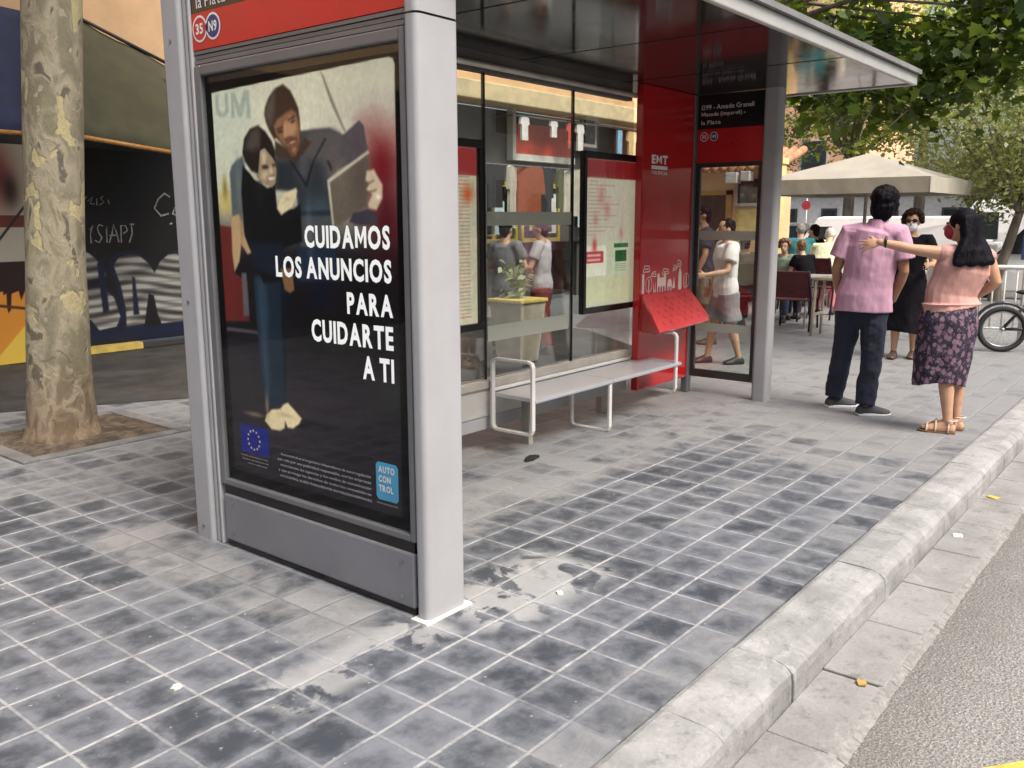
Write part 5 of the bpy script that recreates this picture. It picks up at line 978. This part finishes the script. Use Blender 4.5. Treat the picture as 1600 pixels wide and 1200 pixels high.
BARK = bark_mat(); BARK2 = mat('grey_bark', (.17, .145, .11), .85, vary=.35, scale=9, bmp=.012, bscale=22, stretch=(1, 1, .3))
def trunk(root, path, rs, m, seg=20, nz=.02, name='trunk'):
    n = 26; P_ = [Vector(p) for p in path]; rows = []
    for i in range(n+1):
        t = i/n*(len(P_)-1); j = min(int(t), len(P_)-2); u = t-j; c = P_[j].lerp(P_[j+1], u); r = rs[j]*(1-u)+rs[j+1]*u
        rows.append([c+Vector((math.cos(a), math.sin(a), 0))*(r*(1+nz*math.sin(a*3+i*.35)+nz*.7*math.sin(a*5-i*.6)+random.uniform(-nz, nz)*.35)) for a in [2*math.pi*k/seg for k in range(seg)]])
    return MB().loft(rows).build(name, m, root, smooth=True)
def branches(root, top, centers, m, r0=.09, sag=.4):
    b = MB(); top = Vector(top)
    for c in centers:
        c = Vector(c); mid = top.lerp(c, .5)+Vector((random.uniform(-.2, .2), random.uniform(-.2, .2), sag*random.uniform(.3, 1))); b.tube([top, top.lerp(mid, .6), mid, c], [r0, r0*.7, r0*.45, r0*.14], 7)
    return b.build('branch', m, root, smooth=True)
def ell_pts(n, c, r, inner=.35):
    d = rng.normal(size=(n, 3)); d /= np.linalg.norm(d, axis=1)[:, None]; return np.asarray(c)+d*np.asarray(r)*(inner+(1-inner)*rng.random((n, 1))**.5)
t1 = thing('plane_tree', 'thick mottled plane tree trunk standing in the square soil pit left of the advertising panel', 'tree', (.455, 3.83, 0), 0, 'street plane trees')
trunk(t1, [(0, 0, -.02), (0, 0, .10), (.015, -.005, .4), (.06, -.015, 1.2), (.19, -.04, 2.9), (.3, -.05, 5.0)], [.255, .222, .198, .178, .176, .15], BARK, 28, .022)
cs = ell_pts(46, (0, 0, 7.4), (3.3, 3.2, 2.0)); branches(t1, (.3, -.05, 4.8), cs[::3], BARK2)
foliage('crown', cs, t1, 80, (.55, .55, .45), .26, ((.03, .07, .012), (.09, .14, .02)), QUAD, LEAF)
t2 = thing('plane_tree', 'large plane tree whose dark lobed leaves hang over the shelter roof end at top right', 'tree', (8.71, 3.8, 0), 0, 'street plane trees')
trunk(t2, [(0, 0, -.02), (0, 0, .3), (.02, 0, 1.5), (0, 0, 3.6)], [.24, .20, .18, .16], BARK, 24, .022)
low = [(8.1, 2.05, 2.98), (8.3, 1.8, 2.82), (8.2, 1.45, 2.68), (7.9, 1.15, 2.62), (8.0, .85, 2.72), (7.7, .62, 2.85), (7.5, .42, 2.50), (7.5, .40, 2.72), (7.6, .30, 3.0), (7.7, .05, 2.82), (7.6, -.2, 2.78), (7.8, -.5, 2.9), (8, -.85, 3.0), (7.6, -.1, 3.2), (8, .2, 3.4),
       (8.2, .6, 3.25), (8.0, 1.0, 3.3), (8.3, 1.5, 3.35), (8.4, 1.9, 3.5), (7.7, -.6, 3.5), (7.8, -.1, 3.75), (8.0, .4, 4.0), (7.6, -.4, 4.2), (8.3, 1.1, 4.0), (7.4, -1.0, 3.6), (7.3, -.9, 4.2), (7.4, -.2, 3.45), (8.6, 2.3, 3.9), (7.9, -.3, 4.0), (7.8, -.7, 3.2), (7.2, -.6, 3.25), (7.3, -.25, 2.95)]
hi = ell_pts(40, (8.4, 2.3, 6.0), (3.0, 3.6, 1.9)); lo_ = np.array((8.71, 3.8, 0)); low = np.array(low)
branches(t2, (0, 0, 3.5), list(low[::2]-lo_)+list(hi[::4]-lo_), BARK2, .05, .5)
mid_ = np.array([(random.uniform(7.4, 9.6), random.uniform(-1.4, 2.6), random.uniform(3.0, 4.6)) for _ in range(22)]); low = np.concatenate([low, mid_]); spray_ = [(7.0, .86, 2.02), (7.05, .58, 2.28)]
foliage('crown', np.concatenate([low, hi]), t2, 82, (.27, .27, .19), .122, ((.014, .04, .008), (.10, .16, .02)), PLANE, LEAF, .8, lo_)
b = MB(); b.tube([(8.0-8.71, .9-3.8, 2.8), (7.3-8.71, .85-3.8, 2.45), (7.0-8.71, .86-3.8, 2.05)], [.012, .008, .004], 6).tube([(7.5-8.71, .42-3.8, 2.6), (7.05-8.71, .58-3.8, 2.3)], [.01, .004], 6).build('branch', BARK2, t2, smooth=True)
def far_tree(x, y, h, r, label, cols, n=50, per=70, leaf=.10, lean=0.0, rad=.09, fork=.45, group='trees beyond the terrace'):
    root = thing('leafy_tree', label, 'tree', (x, y, 0), 0, group); f = h*fork
    trunk(root, [(0, 0, -.13), (lean*.1, 0, .4), (lean*.2, -lean*.6, f*.7), (lean*.3, -lean, f)], [rad*1.4, rad*1.1, rad, rad*.85], BARK2, 12, .03)
    c = ell_pts(n, (0, -lean*.5, f+(h-f)*.52), (r, r, (h-f)*.52), .25); branches(root, (lean*.3, -lean, f), c[::4], BARK2, rad*.6, .15)
    foliage('crown', c, root, per, (r*.17, r*.17, r*.13), leaf, cols, QUAD, LEAF2); return root
GY = ((.20, .25, .035), (.62, .62, .10)); OLV = ((.15, .165, .06), (.40, .40, .17)); DK = ((.02, .045, .012), (.07, .11, .03))
far_tree(15.4, 1.0, 4.3, 1.75, 'small olive green tree with a slanting grey trunk behind the long haired person', OLV, 90, 130, .095, .25, .085, .36)
far_tree(19.0, -1.6, 5.0, 2.1, 'dusty green tree at the right edge of the picture behind the barrier', OLV, 50, 90, .09)
far_tree(24, 4.6, 8.5, 3.0, 'tall sunlit yellow green tree directly above the beige parasol', GY, 60, 80, .15, 0, .14)
far_tree(25, .8, 8.5, 3.0, 'tall sunlit yellow green tree right of the parasol peak', GY, 60, 80, .15, 0, .14)
far_tree(27, -4.0, 9.5, 3.4, 'broad green tree at the far right behind the white van', OLV, 60, 80, .16, 0, .15)
far_tree(21, 8.0, 4.4, 1.5, 'compact mid green tree just right of the far shelter post', DK, 40, 80, .11)
far_tree(33, 9.5, 9.5, 2.6, 'slim light green tree in front of the orange building', GY, 46, 70, .17, 0, .14)
far_tree(24, 6.5, 6.8, 2.1, 'round yellow green tree behind the left half of the parasol', GY, 60, 80, .18, 0, .15)
far_tree(22.5, 2.8, 5.6, 2.0, 'low bushy olive green tree behind the curly haired person', OLV, 60, 90, .11, 0, .1, .25)
far_tree(36, 3.0, 11, 3.6, 'large dark green tree farthest back over the parasol', DK, 60, 80, .2, 0, .18)
far_tree(37, -4.5, 12, 4.2, 'large dark green tree farthest back over the van', DK, 60, 80, .2, 0, .18)

# ---------------------------------------------------------------- buildings beyond
def block(name, label, x0, x1, y0, y1, z1, m, wins, face='x', frame=(.5, .48, .44), base=None):
    root = thing(name, label, 'building', ((x0+x1)/2, (y0+y1)/2, -.13)); cx, cy = root.location.x, root.location.y
    MB().box(x0-cx, x1-cx, y0-cy, y1-cy, 0, z1).build('wall', m, root)
    FM = mat('window_frame_'+name, frame, .5); PM = mat('window_pane_dark', (.03, .035, .04), .08)
    for (a, b_, c, d) in wins:
        if face == 'x': f = MB().box(x0-cx-.05, x0-cx-.005, a-cy, b_-cy, c, d).build('window', FM, root); MB().box(x0-cx-.07, x0-cx-.052, a-cy+.09, b_-cy-.09, c+.09, d-.09).build('pane', PM, f)
        else: f = MB().box(a-cx, b_-cx, y1-cy+.005, y1-cy+.05, c, d).build('window', FM, root); MB().box(a-cx+.09, b_-cx-.09, y1-cy+.052, y1-cy+.07, c+.09, d-.09).build('pane', PM, f)
    return root
ORG = mat('orange_brick_render', (.72, .42, .26), .85, vary=.1, scale=1, bmp=.004)
ob = block('apartment_block', 'tall orange apartment block rising behind the trees above the parasol', 46, 58, 13.9, 34, 24, ORG, [(y, y+1.5, z, z+1.7) for y in np.arange(15, 32, 3.6) for z in np.arange(4, 22, 3.1)])
lb_ = block('street_building', 'low grey building with dark doorways far behind the parasol', 38, 44, 3.0, 20, 2.55, mat('grey_render', (.62, .58, .56), .8, vary=.1), [(9.0, 9.9, .2, 1.9), (11.6, 12.3, .15, 2.0), (13.4, 14.2, .15, 2.0), (14.9, 15.7, .15, 2.0), (6.5, 7.3, .15, 2.0)], frame=(.05, .045, .05))
bx('upper_band', mat('brown_band', (.30, .20, .16), .8), lb_, (-3.2, 3, -8.6, 8.6, 2.56, 3.6))
kx = thing('kiosk_house', 'small peach walled house with a tiled eave seen through the far glass pane', 'building', (16.0, 8.2, 0))
MB().box(0, .8, -2.85, 3.2, 0, 2.45).build('wall', mat('bright_peach_wall', (.74, .47, .26), .85, vary=.07, scale=2), kx)
b = MB()
for i in range(31): y = -3.0+i*.205; b.tube([(-.35, y, 2.48), (1.0, y, 2.9)], .085, 8)
b.build('tiled_roof', mat('clay_tiles', (.45, .2, .1), .8, vary=.3, scale=8), kx, smooth=True)
dr = bx('door', mat('dark_brown_door', (.07, .04, .025), .6, vary=.3), kx, (-.04, .02, -1.75, -.95, 0, 1.95)); bx('door_frame', mat('ochre_frame', (.5, .28, .08), .6), dr, (-.06, .0, -.95, -.82, 0, 2.05), (-.06, .0, -1.88, -1.75, 0, 2.05), (-.06, .0, -1.88, -.82, 1.951, 2.05))
bx('ochre_panel', mat('ochre_panel', (.70, .36, .06), .6), kx, (-.03, 0, -.8, -.1, .9, 1.75)); bx('yellow_board', mat('yellow_board', (.72, .52, .16), .6), kx, (-.03, .0, -2.8, -2.0, 1.15, 1.65))
fl = MB(); fl.box(-.45, -.2, -2.15, -1.9, 2.18, 2.4).box(-.42, -.18, -2.42, -2.22, 2.22, 2.42).tube([(-.3, -2.2, 2.34), (0, -2.2, 2.4)], .03)
tag(fl.build('flood_light', mat('white_lamp_housing', (.5, .5, .48), .4), loc=(16, 8.2, 0), bevel=.02), 'pair of small flood lights fixed under the tiled eave of the peach house', 'lamp')
def picture(x, y, z, w, h, rot, label):  # solid board standing in for a screen mirrored in the shelter glass
    o = thing('mirrored_board', label, 'sign', (x, y, z), rot); b = MB(); b.box(-w/2, -w/2+.06, -.03, .03, -h/2, h/2).box(w/2-.06, w/2, -.03, .03, -h/2, h/2).box(-w/2+.06, w/2-.06, -.03, .03, h/2-.06, h/2).box(-w/2+.06, w/2-.06, -.03, .03, -h/2, -h/2+.06); b.build('frame', mat('grey_picture_frame', (.42, .40, .36), .5), o, bevel=.006)
    p = Paint(w-.12, h-.12, .008, (.03, .03, .035)); W_, H_ = p.w, p.h
    for (u, v, r1, r2, c) in ((.3, .7, .22, .12, (.35, .4, .42)), (.55, .45, .16, .25, (.3, .06, .06)), (.75, .3, .15, .12, (.55, .45, .22)), (.2, .35, .1, .1, (.6, .55, .45)), (.62, .7, .12, .14, (.2, .28, .4))): p.blob(u*W_, v*H_, r1*W_, r2*H_, c, .9)
    p.build('print', PAINT, lambda u, v: (-W_/2+u, -.012, -H_/2+v), o)
picture(15.93, 5.92, 2.02, .62, .62, R_(-90), 'grey framed dark board added for a reflection in the far glass pane')
picture(12.08, 7.44, 3.08, .5, .62, 0, 'grey framed dark board added for a reflection in the glass above the timetable')
bx_ = MB().box(-.12, .12, -.12, .12, 0, 2.6).box(-.16, .16, -.16, .16, 0, .2).box(-.15, .15, -.15, .15, 2.5, 2.62).build('yellow_pillar', mat('yellow_pillar_paint', (.76, .58, .26), .7), loc=(15.2, 5.0, 0), bevel=.01); tag(bx_, 'square yellow painted pillar just right of the far shelter post', 'pillar')
block('apartment_block', 'cream apartment block across the road, mirrored in the shelter soffit', -18, 34, -24, -15, 11, mat('cream_render', (.52, .47, .40), .85, vary=.1, scale=1), [(x, x+1.4, z, z+1.8) for x in np.arange(-16, 32, 4.2) for z in (1.2, 4.4, 7.6)], face='y')
block('street_building', 'unseen dark block added behind the viewer for the poster glass to mirror', -26, -20, -6, 20, 9, mat('dark_reflection_block', (.05, .047, .045), .85, vary=.1, scale=1), [])  # added out of view so the poster glass mirrors dark, not open sky

# ---------------------------------------------------------------- parasol, tables, chairs
um = thing('parasol', 'large square beige parasol with a deep valance over the cafe tables', 'parasol', (13.5, 2.74, 0))
BE = mat('beige_parasol_cloth', (.33, .31, .26), .85, vary=.07, scale=3, bmp=.003, bscale=150); c_ = 1.33
ap_ = Vector((0, 0, 2.52)); cor = [Vector((s*c_, t*c_, 2.06)) for s, t in ((-1, -1), (1, -1), (1, 1), (-1, 1))]; b = MB()
for i in range(4):
    p, q = cor[i], cor[(i+1) % 4]; n = 8
    rows = [[ap_*(1-j/n)+(p*(1-k/n)+q*(k/n))*(j/n)+Vector((0, 0, -.05*math.sin(math.pi*k/n)*(j/n)*math.sin(math.pi*j/n*.8))) for k in range(n+1)] for j in range(n+1)]
    vs = [v for r in rows for v in r]; b.add(vs, [(j*(n+1)+k, j*(n+1)+k+1, (j+1)*(n+1)+k+1, (j+1)*(n+1)+k) for j in range(n) for k in range(n)])
b.build('canopy', BE, um, smooth=False)
b = MB()
for i in range(4):
    p, q = cor[i]*1.003, cor[(i+1) % 4]*1.003; n = 14; nr = ((p+q)/2); nr.z = 0; nr.normalize()
    top = [p.lerp(q, k/n) for k in range(n+1)]; bot = [v-Vector((0, 0, .235))+nr*(.006*math.sin(k*1.7)) for k, v in enumerate(top)]; b.add(top+bot, [(k, k+1, n+2+k, n+1+k) for k in range(n)])
    b.add([v-nr*.008 for v in top]+[v-nr*.008 for v in bot], [(k, k+1, n+2+k, n+1+k) for k in range(n)])
b.build('valance', mat('valance_cloth', (.36, .335, .275), .85, vary=.06), um)
MB().tube([(0, 0, 0), (0, 0, 2.5)], .028, 12).build('pole', mat('pale_pole', (.38, .36, .32), .5), um, smooth=True)
b = MB()
for i in range(4): b.tube([(0, 0, 2.42), cor[i]-Vector((0, 0, .03))], .012, 6); b.tube([(0, 0, 1.9), ap_.lerp(cor[i], .5)-Vector((0, 0, .05))], .01, 6)
b.build('rib', mat('pale_rib', (.4, .38, .34), .5), um); MB().box(-.3, .3, -.3, .3, 0, .07).build('base', mat('concrete_base', (.25, .25, .24), .9), um, bevel=.01)
MAR = mat('maroon_wood_slat', (.13, .030, .030), .5, vary=.2, scale=5, stretch=(1, 6, 6)); DKL = mat('dark_metal_leg', (.025, .025, .028), .4, .3); PLG = mat('pale_metal_leg', (.52, .50, .46), .4, .2)
def make_chair():
    r = bpy.data.objects.new('cafe_chair', None); COL.objects.link(r)
    b = MB(); [b.box(-.24+.0, .24, -.22+.075*k, -.22+.075*k+.062, .44, .46) for k in range(6)]; b.build('seat', MAR, r, bevel=.004)
    b = MB(); [b.add([(-.27, -.24-.045*k, .50+.1*k), (.27, -.24-.045*k, .50+.1*k), (.27, -.283-.045*k, .594+.1*k), (-.27, -.283-.045*k, .594+.1*k), (-.27, -.26-.045*k, .49+.1*k), (.27, -.26-.045*k, .49+.1*k), (.27, -.303-.045*k, .584+.1*k), (-.27, -.303-.045*k, .584+.1*k)], [(0, 1, 2, 3), (7, 6, 5, 4), (0, 4, 5, 1), (1, 5, 6, 2), (2, 6, 7, 3), (3, 7, 4, 0)]) for k in range(4)]; b.build('backrest', MAR, r)
    for s in (-1, 1):
        MB().tube([(s*.25, .22, 0), (s*.24, .2, .44)], .014, 8).build('leg', DKL, r, smooth=True); MB().tube([(s*.27, -.34, 0), (s*.25, -.2, .42), (s*.25, -.27, .52), (s*.25, -.44, .9)], .014, 8).build('leg', DKL, r, smooth=True)
        MB().tube([(s*.26, -.33, .66), (s*.27, .18, .64), (s*.25, .21, .44)], .014, 8).build('armrest', DKL, r, smooth=True)
    return r
ch0 = make_chair(); first = True
for (x, y, rz, lab) in ((9.45, 2.30, -14, 'maroon slatted cafe chair nearest the far shelter post, its wide back towards us'), (10.35, 2.83, 168, 'maroon cafe chair under the light haired person in pale green'), (9.02, 2.84, 20, 'maroon cafe chair behind the far shelter post'), (12.1, 3.28, -8, 'maroon cafe chair under the person in teal'), (13.2, 3.38, 60, 'maroon cafe chair under the person in the black vest'), (11.0, 2.52, -20, 'maroon cafe chair under the person in pale lime')):
    if first: r = ch0; first = False
    else:
        r = ch0.copy(); COL.objects.link(r)
        for ch in ch0.children: c = ch.copy(); COL.objects.link(c); c.parent = r
    r.location = (x, y, 0); r.rotation_euler = (0, 0, view_yaw(x, y)+R_(rz)); r.scale = (1, 1, .88 if (x, y) == (9.45, 2.30) else 1); tag(r, lab, 'chair', 'maroon cafe chairs on the terrace')
def table(x, y, h, w, lab):
    t = thing('cafe_table', lab, 'table', (x, y, 0), R_(12), 'cafe tables on the terrace'); MB().box(-w/2, w/2, -w/2, w/2, h-.03, h).build('tabletop', mat('pale_grey_tabletop', (.5, .49, .46), .35), t, bevel=.008)
    for s, q in ((-1, -1), (1, -1), (1, 1), (-1, 1)): MB().tube([(s*w*.44, q*w*.44, 0), (s*w*.42, q*w*.42, h-.03)], .014, 8).build('leg', PLG, t, smooth=True)
table(9.75, 1.95, .70, .62, 'small pale cafe table with thin legs beside the maroon chair'); table(12.75, 2.95, .72, .7, 'pale cafe table in front of the person in teal')
st = thing('bar_stool', 'beige wooden stool with a cross bar left of the pink shirted person', 'stool', (8.95, 1.66, 0)); MB().box(-.17, .17, -.17, .17, .70, .735).build('seat', mat('beige_stool_wood', (.42, .36, .27), .6), st, bevel=.008)
for s, q in ((-1, -1), (1, -1), (1, 1), (-1, 1)): MB().tube([(s*.17, q*.17, 0), (s*.14, q*.14, .7)], .018, 8).build('leg', MATS['beige_stool_wood'], st, smooth=True)
MB().box(-.16, .16, -.17, -.14, .26, .29).box(-.16, .16, .14, .17, .26, .29).build('crossbar', MATS['beige_stool_wood'], st)
pb = thing('planter', 'tall beige tapered planter with a yellow rim behind the shelter glass', 'planter', (5.0, 3.52, 0)); b = MB(); b.loft([[(s*w, q*w, z) for s, q in ((-1, -1), (1, -1), (1, 1), (-1, 1))] for w, z in ((.15, 0), (.21, .62), (.20, .62), (.18, .5))]); b.build('pot', mat('beige_pot', (.48, .43, .33), .7), pb, bevel=.01)
MB().box(-.225, .225, -.225, .225, .62, .655).build('rim', mat('yellow_rim', (.72, .55, .16), .5), pb, bevel=.006); foliage('plant', [(5.0, 3.52, .78), (4.95, 3.5, .88)], pb, 40, (.09, .09, .08), .11, ((.3, .34, .2), (.55, .56, .4)), QUAD, LEAF2, .2, (5.0, 3.52, 0))

# ---------------------------------------------------------------- bicycle, barrier, board
def bike():
    r = thing('small_bicycle', 'small dark bicycle with a fat black tyre at the right edge beside the hoop barrier', 'bicycle', (8.75, -.30, 0), R_(-68)); TY = mat('black_tyre', (.02, .02, .02), .8); RM = mat('grey_rim', (.45, .45, .45), .35, .7); FRM = mat('dark_bike_frame', (.02, .022, .03), .35)
    for x in (0, .78):
        wv = MB().tube([(x+.225*math.cos(a), 0, .25+.225*math.sin(a)) for a in np.linspace(0, 2*math.pi, 37)], .027, 10, caps=False).build('wheel', TY, r, smooth=True)
        b = MB(); b.tube([(x+.192*math.cos(a), 0, .25+.192*math.sin(a)) for a in np.linspace(0, 2*math.pi, 37)], .009, 6, caps=False); [b.tube([(x+.02*math.cos(a), .015*(-1)**i, .25+.02*math.sin(a)), (x+.192*math.cos(a+.25), 0, .25+.192*math.sin(a+.25))], .0018, 4) for i, a in enumerate(np.linspace(0, 2*math.pi, 17)[:-1])]; b.tube([(x, -.05, .25), (x, .05, .25)], .02, 10); b.build('rim', RM, wv, smooth=True)
    b = MB(); H_, B_, S_, E_ = Vector((.66, 0, .62)), Vector((.34, 0, .26)), Vector((.24, 0, .62)), Vector((0, 0, .25))
    for p, q in ((H_, B_), (B_, S_), (H_-Vector((0, 0, .06)), S_-Vector((0, 0, .12))), (S_-Vector((0, 0, .06)), E_), (B_, E_), (H_, Vector((.78, 0, .25)))): b.tube([p, q], .017, 8)
    b.build('frame', FRM, r, smooth=True); MB().tube([H_, (.63, 0, .76), (.63, -.22, .80)], .012, 8).tube([(.63, 0, .76), (.63, .22, .80)], .012, 8).build('handlebar', FRM, r, smooth=True); MB().ell((.22, 0, .66), (.12, 0, 0), (0, .06, 0), (0, 0, .03)).build('saddle', TY, r, smooth=True)
    MB().tube([(.34, -.08, .26), (.42, -.08, .2)], .01).tube([(.34, .08, .26), (.26, .08, .32)], .01).box(.38, .46, -.14, -.07, .18, .205).build('pedal', FRM, r); MB().tube([(.29*math.cos(a), 0, .25+.29*math.sin(a)) for a in np.linspace(.5, 2.9, 12)], .02, 6).build('mudguard', FRM, r)
bike()
hb = thing('hoop_barrier', 'white tubular hoop barrier with thin upright bars at the right edge', 'barrier', (9.25, -.14, 0), R_(-72)); b = MB(); b.tube([(-.42, 0, 0), (-.42, 0, .78), (-.38, 0, .86), (-.3, 0, .9), (.3, 0, .9), (.38, 0, .86), (.42, 0, .78), (.42, 0, 0)], .026, 10); b.build('hoop', mat('white_barrier_paint', (.68, .67, .63), .4), hb, smooth=True)
b = MB(); [b.tube([(x, 0, .2), (x, 0, .9)], .010, 6) for x in np.linspace(-.3, .3, 6)]; b.tube([(-.42, 0, .2), (.42, 0, .2)], .014, 8); b.build('upright_bar', MATS['white_barrier_paint'], hb, smooth=True)
bb = thing('notice_board', 'plain dark blue board on posts at the right edge above the barrier', 'sign', (9.6, -.62, 0), R_(-72)); MB().box(-.34, .34, -.015, .015, .98, 1.26).build('board', mat('dark_blue_board', (.02, .04, .14), .5), bb, bevel=.005); MB().tube([(-.28, .03, 0), (-.28, .03, 1.2)], .018).tube([(.28, .03, 0), (.28, .03, 1.2)], .018).build('post', PLG, bb, smooth=True)

# ---------------------------------------------------------------- vehicles
def vehicle(x, y, rz, L, W, H, label, col, van=False, name='parked_car', cat='car'):
    r = thing(name, label, cat, (x, y, -.13), R_(rz), 'vehicles parked beyond the terrace'); PM = mat('car_paint_'+col[0], col[1], .25, .0, vary=.02, coat=.6); GL = mat('car_window', (.02, .024, .028), .06); TY = MATS['black_tyre']; h = L/2
    def sect(pts, w): return [[(px, s*w(pz), pz) for px, pz in pts] for s in (-1, 1)]
    gr = .18
    if van: prof = [(-h, gr+.1), (-h, H*.94), (-h+.1, H), (h*.55, H), (h*.62, H-.03), (h*.86, H*.56), (h*.98, H*.48), (h, .5), (h, gr)]
    else: prof = [(-h, gr+.1), (-h, .62), (-h+.05, .84), (-h+.28, .95), (-h+.75, H-.02), (-h+1.1, H), (.25, H-.01), (h*.52, .93), (h*.94, .78), (h, .62), (h, gr+.05)]
    def w(z): return W/2*(1-.16*max(0, (z-.8)/(H-.8))**1.3) if z > .8 else W/2
    b = MB(); n = len(prof); rows = []
    for s in (-1, -.93, 0, .93, 1): rows.append([(px*(1 if abs(s) < .95 else .985), s*w(pz), pz+(0 if abs(s) < .95 else -.015 if pz > .5 else 0)) for px, pz in prof])
    b.loft(rows); b.build('body', PM, r, bevel=.03, seg=3)
    def side_win(a, c, zlo, zhi, sl0, sl1):
        for s in (-1, 1):
            q = [(a, zlo), (c, zlo), (c-sl1, zhi), (a+sl0, zhi)]; o = .012
            MB().add([(px, s*(w(pz)+o), pz) for px, pz in q]+[(px, s*(w(pz)-.02), pz) for px, pz in q], [(0, 1, 2, 3), (7, 6, 5, 4), (0, 4, 5, 1), (1, 5, 6, 2), (2, 6, 7, 3), (3, 7, 4, 0)]).build('window', GL, r)
    if van:
        side_win(h*.42, h*.80, H*.56, H*.86, .02, .34); fw_ = [(h*.635, H-.10), (h*.845, H*.60)]
    else:
        side_win(-h+.62, -.12, .93, H-.1, .28, .02); side_win(-.04, h*.46, .93, H-.1, .02, .42); fw_ = [(.33, H-.06), (h*.50, .97)]
        MB().add([(-h+.30-.02, s*w(1.0)*.85, .99) for s in (-1, 1)]+[(-h+.70-.02, s*w(H)*.9, H-.06) for s in (1, -1)], [(0, 1, 2, 3)]).build('rear_window', GL, r)
    (a, za), (c, zc) = fw_; MB().add([(a+.03, -w(za)*.88, za), (a+.03, w(za)*.88, za), (c+.03, w(zc)*.9, zc), (c+.03, -w(zc)*.9, zc)], [(0, 1, 2, 3)]).build('windscreen', GL, r)
    for s in (-1, 1):
        MB().ell((h-.03, s*W*.36, .64), (.05, 0, 0), (0, .14, 0), (0, 0, .08), 10, 6).build('headlight', mat('lamp_lens', (.6, .6, .58), .1), r, smooth=True); MB().box(-h-.012, -h+.05, s*W*.36-.1, s*W*.36+.1, .62, .84 if not van else 1.1).build('tail_light', mat('tail_lens', (.35, .02, .02), .2), r, bevel=.01)
        for px in (-h*.62, h*.62):
            wv = MB().lathe([(.02, -.1), (.28, -.1), (.315, -.07), (.315, .07), (.28, .1), (.02, .1)]); wv.v = [(px+vx, s*(W/2-.10)+vz, .315+vy) for vx, vy, vz in wv.v]; wo = wv.build('wheel', TY, r, smooth=True)
            q = MB().lathe([(.01, 0), (.06, .012), (.19, .002), (.2, -.01), (.01, -.01)]); q.v = [(px+vx, s*(W/2+.003)+s*vz, .315+vy) for vx, vy, vz in q.v]; q.build('hubcap', MATS['grey_rim'], wo, smooth=True)
    MB().box(-h-.03, -h+.08, -W*.46, W*.46, .28, .48).box(h-.08, h+.03, -W*.46, W*.46, .26, .46).build('bumper', PM if not van else mat('grey_bumper', (.1, .1, .1), .7), r, bevel=.03)
    MB().box(h*.45, h*.53, -W/2-.17, -W/2-.0, .96, 1.1).box(h*.45, h*.53, W/2, W/2+.17, .96, 1.1).build('mirror', PM, r, bevel=.02)
CW = ('white', (.86, .86, .85))
vehicle(17.2, .35, 98, 4.2, 1.75, 1.50, 'white car with dark side windows behind the slanting grey trunk', CW)
vehicle(21.2, .9, 95, 5.2, 1.95, 1.98, 'taller white van parked behind the long haired person', CW, True, 'parked_van', 'van')
vehicle(19.2, 4.25, 95, 3.7, 1.72, 1.62, 'small white panel van side on, half hidden by the pink shirted person', CW, True, 'parked_van', 'van')
vehicle(25.5, 9.4, 95, 4.3, 1.75, 1.45, 'cream car far back left of the person in teal', ('cream', (.66, .62, .5)))
rsn = thing('road_sign', 'small round red road sign on a thin pole in front of the low grey building', 'sign', (31, 10.35, -.13)); MB().tube([(0, 0, 0), (0, 0, 2.3)], .03).build('pole', PLG, rsn, smooth=True); q = MB().lathe([(.01, 0), (.17, 0), (.17, .02), (.01, .02)]); q.v = [(-.04-vz, vx, 2.05+vy) for vx, vy, vz in q.v]; q.build('disc', mat('road_sign_red', (.55, .05, .05), .4), rsn)

# ---------------------------------------------------------------- litter
q = MB(); q.prism([(-.07, -.02), (-.015, -.035), (.03, -.022), (.068, -.018), (.06, .012), (.03, .034), (-.005, .026), (-.04, .014)], .002, .016); q.v = [(x, y, z+.02*abs(x)) for x, y, z in q.v]
tag(q.build('dry_leaf', mat('black_leaf', (.012, .011, .01), .7), loc=(2.02, 1.06, 0)), 'crumpled blackish leaf lying on the dusty slabs in front of the bench', 'leaf')
def litter(name, x, y, z, s, rot, col, label, cat):
    n = 8; b = MB(); top = [(s*math.cos(k*.785)*(1 if k % 2 else .7), s*.6*math.sin(k*.785), .003+.003*(k % 3)) for k in range(n)]; b.loft([[(a, c, 0.001) for a, c, d in top], top]); o = b.build(name, mat('litter_'+name+str(round(col[0]*100)), col, .8), loc=(x, y, z)); o.rotation_euler = (0, 0, rot); tag(o, label, cat)
litter('fallen_leaf', .78, -1.335, -.12, .028, .4, (.45, .26, .06), 'small yellow brown leaf on the gutter joint nearest the camera', 'leaf')
litter('fallen_leaf', 3.35, -1.26, -.12, .045, 1.2, (.6, .38, .08), 'bright ochre leaf in the gutter below the far kerb', 'leaf')
litter('paper_scrap', 2.55, -1.25, -.12, .04, .2, (.75, .74, .7), 'pale paper scrap in the gutter under the kerb face', 'litter')
litter('paper_scrap', .52, -.24, 0, .022, .9, (.8, .79, .74), 'small white mortar crumb on the slabs right of the panel post', 'litter')
litter('paper_scrap', -.82, .29, 0, .026, .1, (.5, .48, .42), 'beige scrap on the slabs in front of the base panel', 'litter')
